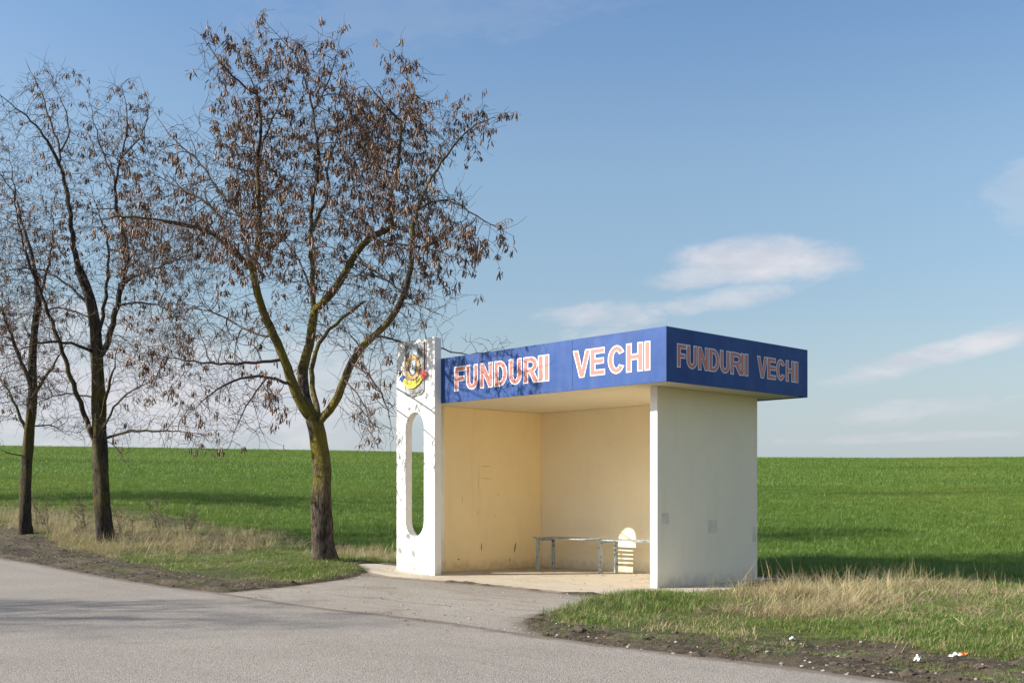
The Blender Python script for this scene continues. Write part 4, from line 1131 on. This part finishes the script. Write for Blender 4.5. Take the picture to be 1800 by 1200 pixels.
# lush tufts around the trunk foot and the wall corner
pts = []
for (px, py, sx, sy, n) in [(605, 998, .5, .25, 160), (545, 996, .35, .25, 60), (1235, 1064, .5, .2, 90), (1105, 1070, .45, .25, 150), (1150, 1062, .30, .12, 130)]:
    cx, cy = on_ground(px, py); pts.append(np.stack([rg.normal(cx, sx, n), rg.normal(cy, sy, n)], -1))
pts = np.vstack(pts); k = not_paved(pts[:, 0], pts[:, 1]) & (bare(pts[:, 0], pts[:, 1]) > -.1) & ~pip(APRON_W, pts[:, 0], pts[:, 1])
pts = pts[k]
lush = [tuft('lush%d' % k, 26, .09, .06, .14, .006, .3, M['grass_blade'], 3, .8) for k in range(3)]
scatter('lush_grass', lush, pts[:, 0], pts[:, 1], np.random.default_rng(5).uniform(.6, 1.1, len(pts)), label='longer green grass at the tree foot and the shelter corner', cat='grass')
# dry grass
straw = [tuft('straw%d' % k, 30, .17, .08, .30, .0068, 1.0, M['straw'], 4, 1.3) for k in range(5)]
stalk = [tuft('stalk%d' % k, 12, .14, .30, .60, .006, .2, M['straw'], 4, .25) for k in range(4)]
def blob_pts(lst):
    o = []
    for (px, py, sx, sy, n) in lst:
        cx, cy = hit(px, py); a = rg.normal(0, sx, n); b = rg.normal(0, sy, n)
        o.append(np.stack([cx+a*-UX-b*-VX*0+b*VX, cy+a*-UY+b*VY], -1))
    p = np.vstack(o); k = not_paved(p[:, 0], p[:, 1]) & (bare(p[:, 0], p[:, 1]) > -.05) & ~pip(APRON_W, p[:, 0], p[:, 1])
    k &= UVof(p[:, 0], p[:, 1])[1] < 3.6
    return p[k]
p = blob_pts([(1350, 1056, .3, .15, 70), (1400, 1058, .30, .22, 120), (1470, 1054, .30, .3, 150), (1530, 1064, .25, .3, 80), (1370, 1084, .35, .2, 60), (1630, 1037, .3, .25, 80), (1470, 1078, .25, .2, 70), (1580, 1050, .5, .3, 40), (1310, 1056, .25, .12, 30), (1440, 1084, .3, .2, 60), (1560, 1040, .3, .25, 60), (1750, 1050, .6, .4, 50), (1680, 1090, .5, .4, 30)])
scatter('dry_grass', straw, p[:, 0], p[:, 1], np.random.default_rng(6).uniform(.38, .85, len(p)), label='straw coloured matted dry grass right of the shelter', cat='dry grass', tilt=.35)
p = blob_pts([(120, 955, 2.2, .5, 180), (300, 960, .8, .35, 100), (160, 968, .8, .35, 100), (400, 958, .6, .3, 90), (20, 962, 1.2, .3, 110), (285, 968, .5, .25, 70), (40, 955, 1.5, .5, 150), (230, 930, 2.2, .5, 220), (640, 985, .8, .3, 110), (100, 918, 2., .6, 120), (470, 955, .9, .3, 45)])
scatter('dry_grass', straw, p[:, 0], p[:, 1], np.random.default_rng(8).uniform(.4, .95, len(p)), label='tall straw coloured dry grass around the trunks on the left', cat='dry grass', tilt=.2)
p = blob_pts([(120, 940, 2.4, .5, 200), (300, 950, 1.4, .4, 110), (400, 945, 1.2, .4, 90), (640, 985, .9, .35, 60), (60, 920, 2., .6, 130), (1420, 1045, .9, .3, 24), (1620, 1035, .6, .3, 22)])
scatter('dry_stalks', stalk, p[:, 0], p[:, 1], np.random.default_rng(9).uniform(.35, .8, len(p)), label='thin upright dead stalks standing among the dry grass', cat='dry grass')
# thin short straw through the verge
X, Y = cone_points(26000, 7, 30, 1.2, .54)
u, v = UVof(X, Y); g = bare(X, Y)
keep = (g > .0) & (v < 3.6) & not_paved(X, Y) & (fbm(X*1.1+33, Y*1.1) > .50)
X, Y = cull(X, Y, keep)
short = [tuft('short%d' % k, 9, .09, .04, .11, .0045, .8, M['straw'], 3, 1.3) for k in range(3)]
scatter('dead_grass_blades', short, X, Y, np.random.default_rng(10).uniform(.5, 1.1, len(X)), label='short dead blades scattered through the green verge', cat='dry grass')

# dead weeds standing on the left
def weed(px, py, h, seed, label):
    X, Y = hit(px, py); z0 = tz(X, Y); r = np.random.default_rng(seed); V_, F_ = [], []
    def tb(pts, r0):
        T = pts[-1]-pts[0]; a = np.cross(T, [0, 1., .1]); a /= np.linalg.norm(a)+1e-9; b = np.cross(T/np.linalg.norm(T), a); o = len(V_); n = len(pts)
        for i, p in enumerate(pts):
            for k in range(3): V_.append(p+(a*math.cos(2.1*k)+b*math.sin(2.1*k))*r0*(1-.7*i/n))
        for i in range(n-1):
            for k in range(3): F_.append((o+i*3+k, o+i*3+(k+1) % 3, o+i*3+3+(k+1) % 3, o+i*3+3+k))
    for s_ in range(5):
        d = np.array([r.normal(0, .28), r.normal(0, .28), 1]); p = np.array([r.normal(0, .08), r.normal(0, .08), -.03]); pts = [p]
        for k in range(7): d = d+r.normal(size=3)*.08; p = p+d/np.linalg.norm(d)*h*r.uniform(.11, .16); pts.append(p)
        tb(pts, .007)
        for q in pts[2:]:
            for _ in range(4):
                dd = r.normal(size=3)*.7+np.array([0, 0, .9]); dd /= np.linalg.norm(dd); e = [q, q+dd*h*.10, q+dd*h*.18+r.normal(size=3)*.02]; tb(e, .0045)
    o = link('dead_weed', mesh_from('dead_weed', V_, F_), M['weed']); o.location = (X, Y, z0)
    tag(o, label, 'weed')
weed(285, 945, .95, 1, 'tallest dark dead weed, leaning among the dry grass between the first two trunks')
weed(215, 950, .7, 2, 'dark dead weed standing just right of the second trunk')
weed(330, 940, .65, 3, 'dark bushy dead weed farther right of the tallest one')
weed(75, 935, .8, 4, 'reddish dead weed between the two leftmost trunks')
weed(148, 945, .9, 5, 'wiry dead weed just left of the second trunk')

# ------------------------------------------------------------------ stones, clods, litter
M['clod'] = flat('mud_clod', (.10, .075, .052), .95, var=.5, sc=30, bmp=.6)
M['stone'] = flat('pale_stone', (.36, .33, .29), .85, var=.4, sc=30)
def ico_raw(sub=1):
    bm = bmesh.new(); bmesh.ops.create_icosphere(bm, subdivisions=sub, radius=1); bm.verts.ensure_lookup_table()
    V_ = np.array([v_.co[:] for v_ in bm.verts]); F_ = np.array([[q.index for q in f.verts] for f in bm.faces]); bm.free(); return V_, F_
IV, IF = ico_raw(1)
def rubble(name, X, Y, S, mat, label, cat, flatz=.55, zoff=0., zfun=None):
    r = np.random.default_rng(len(X)); Z = (terrain(X, Y) if zfun is None else zfun(X, Y))+zoff
    V_ = []; F_ = []
    for i in range(len(X)):
        k = IV*(1+r.uniform(-.3, .3, (len(IV), 1)))*np.array([r.uniform(.7, 1.4), r.uniform(.7, 1.4), flatz])*S[i]
        V_.append(k+[X[i], Y[i], Z[i]]); F_.append(IF+i*len(IV))
    me = np_mesh(name, np.vstack(V_), np.vstack(F_), False); me.materials.append(mat)
    o = bpy.data.objects.new(name, me); col.objects.link(o); return tag(o, label, cat, kind='stuff')
X, Y = cone_points(60000, 6.2, 30, 1.1, .54)
u, v = UVof(X, Y); g = bare(X, Y); e = v-road_edge(u)
k = (g < .08) & (e > -.05) & (e < 3.5) & ~pip(APRON_W, X, Y) & not_paved(X, Y) & (fbm(X*3+9, Y*3) > .45)
Xc, Yc = cull(X, Y, k); Xc, Yc = Xc[:3600], Yc[:3600]
rubble('mud_clods', Xc, Yc, rg.gamma(2, .0052, len(Xc))+.002, M['clod'], 'dark crumbled mud clods along both road edges', 'mud')
X, Y = cone_points(9000, 6.2, 30, 1.1, .54)
u, v = UVof(X, Y); g = bare(X, Y); e = v-road_edge(u)
k = (g < .1) & (e > -.5) & (e < 3.) & (fbm(X*2+19, Y*2) > .48) & not_paved(X, Y)
Xs, Ys = cull(X, Y, k); Xs, Ys = Xs[:900], Ys[:900]
ev = UVof(Xs, Ys)[1]-road_edge(UVof(Xs, Ys)[0])
def topz(X, Y): return np.maximum(terrain(X, Y), base_z(X, Y)-.002)
rubble('gravel', Xs, Ys, np.minimum(rg.gamma(2, .0038, len(Xs))+.002, .017), M['stone'], 'small pale stones scattered where the mud meets the asphalt', 'gravel', zfun=topz)
X, Y = cone_points(9000, 8, 22, 1.0, .5)
u, v = UVof(X, Y)
k = (pip(APRON_W, X, Y) | pip(SLAB_W, X, Y)) & ~((u > -.02) & (u < 4.45) & (v > 1.9)) & (rg.random(len(X)) < .03+.5*np.exp(-((v-1.95)/.25)**2)+.35*sstep(.50, .7, fbm(X*2.3+60, Y*2.3))+.3*sstep(3.2, 4.8, u)) & ~((u > 4.2) & (v > -.7) & (v < 3))
Xf, Yf = cull(X, Y, k); Xf, Yf = Xf[:420], Yf[:420]
rubble('fallen_debris', Xf, Yf, rg.uniform(.005, .016, len(Xf)), M['pod'], 'dry brown bits fallen on the slab and the forecourt', 'debris', flatz=.22, zfun=lambda X, Y: base_z(X, Y)+.012)
M['litter'] = flat('white_litter', (.80, .80, .78), .6, var=.1)
M['orange'] = flat('orange_litter', (.75, .16, .04), .5)
M['plastic'] = flat('pale_green_plastic', (.30, .42, .37), .25, spec=.6)
def crumple(name, px, py, w_, d_, h_, mat, label, cat, seed, two=None):
    X, Y = hit(px, py); r = random.Random(seed); bm = bmesh.new()
    bmesh.ops.create_grid(bm, x_segments=7, y_segments=5, size=.5)
    for v_ in bm.verts:
        v_.co = Vector((v_.co.x*w_*(1+.2*math.sin(v_.co.y*7)), v_.co.y*d_*(1+.3*math.sin(v_.co.x*5+1)), h_*(.4+r.random())*(1-abs(v_.co.x)*1.2)))
    bmesh.ops.solidify(bm, geom=bm.faces[:], thickness=.003)
    o = bm_obj(name, bm, mat); o.location = (X, Y, tz(X, Y)+.012); o.rotation_euler.z = r.uniform(-.3, .3)
    return tag(o, label, cat)
o = crumple('litter_wrapper', 1682, 1157, .105, .07, .035, M['litter'], 'white crumpled wrapper with an orange end lying in the roadside mud', 'litter', 1)
bm = bmesh.new(); bmesh.ops.create_grid(bm, x_segments=4, y_segments=3, size=.5)
for v_ in bm.verts: v_.co = Vector((.075+v_.co.x*.06, v_.co.y*.045+.02, .02+.015*math.sin(v_.co.x*9)+.01*math.cos(v_.co.y*9)))
bmesh.ops.solidify(bm, geom=bm.faces[:], thickness=.003); bm_obj('orange_end', bm, M['orange'], o)
crumple('litter_scrap', 1614, 1170, .05, .05, .045, M['litter'], 'small white scrap left of the wrapper in the mud', 'litter', 2)
crumple('litter_scrap', 1393, 1127, .045, .03, .025, M['litter'], 'little white scrap by the rut below the dry grass', 'litter', 3)
crumple('litter_scrap', 883, 1106, .05, .05, .02, M['stone'], 'pale flat scrap at the road edge before the grass tip', 'litter', 4)
for i, (px, py, lb) in enumerate([(1402, 985, 'leftmost pale scrap in the shelter shadow behind the dry grass'), (1418, 999, 'middle pale scrap in the shelter shadow behind the dry grass'), (1450, 1004, 'rightmost pale scrap in the shelter shadow behind the dry grass')]):
    crumple('litter_scrap', px, py, .07, .06, .05, M['litter'], lb, 'litter', 10+i)
# pale plastic bottle half hidden in the grass
X, Y = hit(1603, 1030); bm = bmesh.new()
prof = [(0, 0), (.030, .004), (.033, .02), (.033, .13), (.028, .155), (.013, .185), (.013, .205), (0, .205)]
prev = None
for r0, z in prof:
    ring = [bm.verts.new((r0*math.cos(2*math.pi*k/14), r0*math.sin(2*math.pi*k/14), z)) for k in range(14)] if r0 else [bm.verts.new((0, 0, z))]
    if prev:
        for k in range(14):
            if len(prev) == 1: bm.faces.new([prev[0], ring[k], ring[(k+1) % 14]])
            elif len(ring) == 1: bm.faces.new([prev[k], prev[(k+1) % 14], ring[0]])
            else: bm.faces.new([prev[k], prev[(k+1) % 14], ring[(k+1) % 14], ring[k]])
    prev = ring
o = bm_obj('plastic_bottle', bm, M['plastic'], smooth=True); o.location = (X, Y, tz(X, Y)+.045); o.rotation_euler = (1.45, .1, 1.3); o.scale = (.75, .75, .75)
tag(o, 'pale green plastic bottle half hidden in the grass right of the dry patch', 'bottle')
print('objects', len(bpy.data.objects))
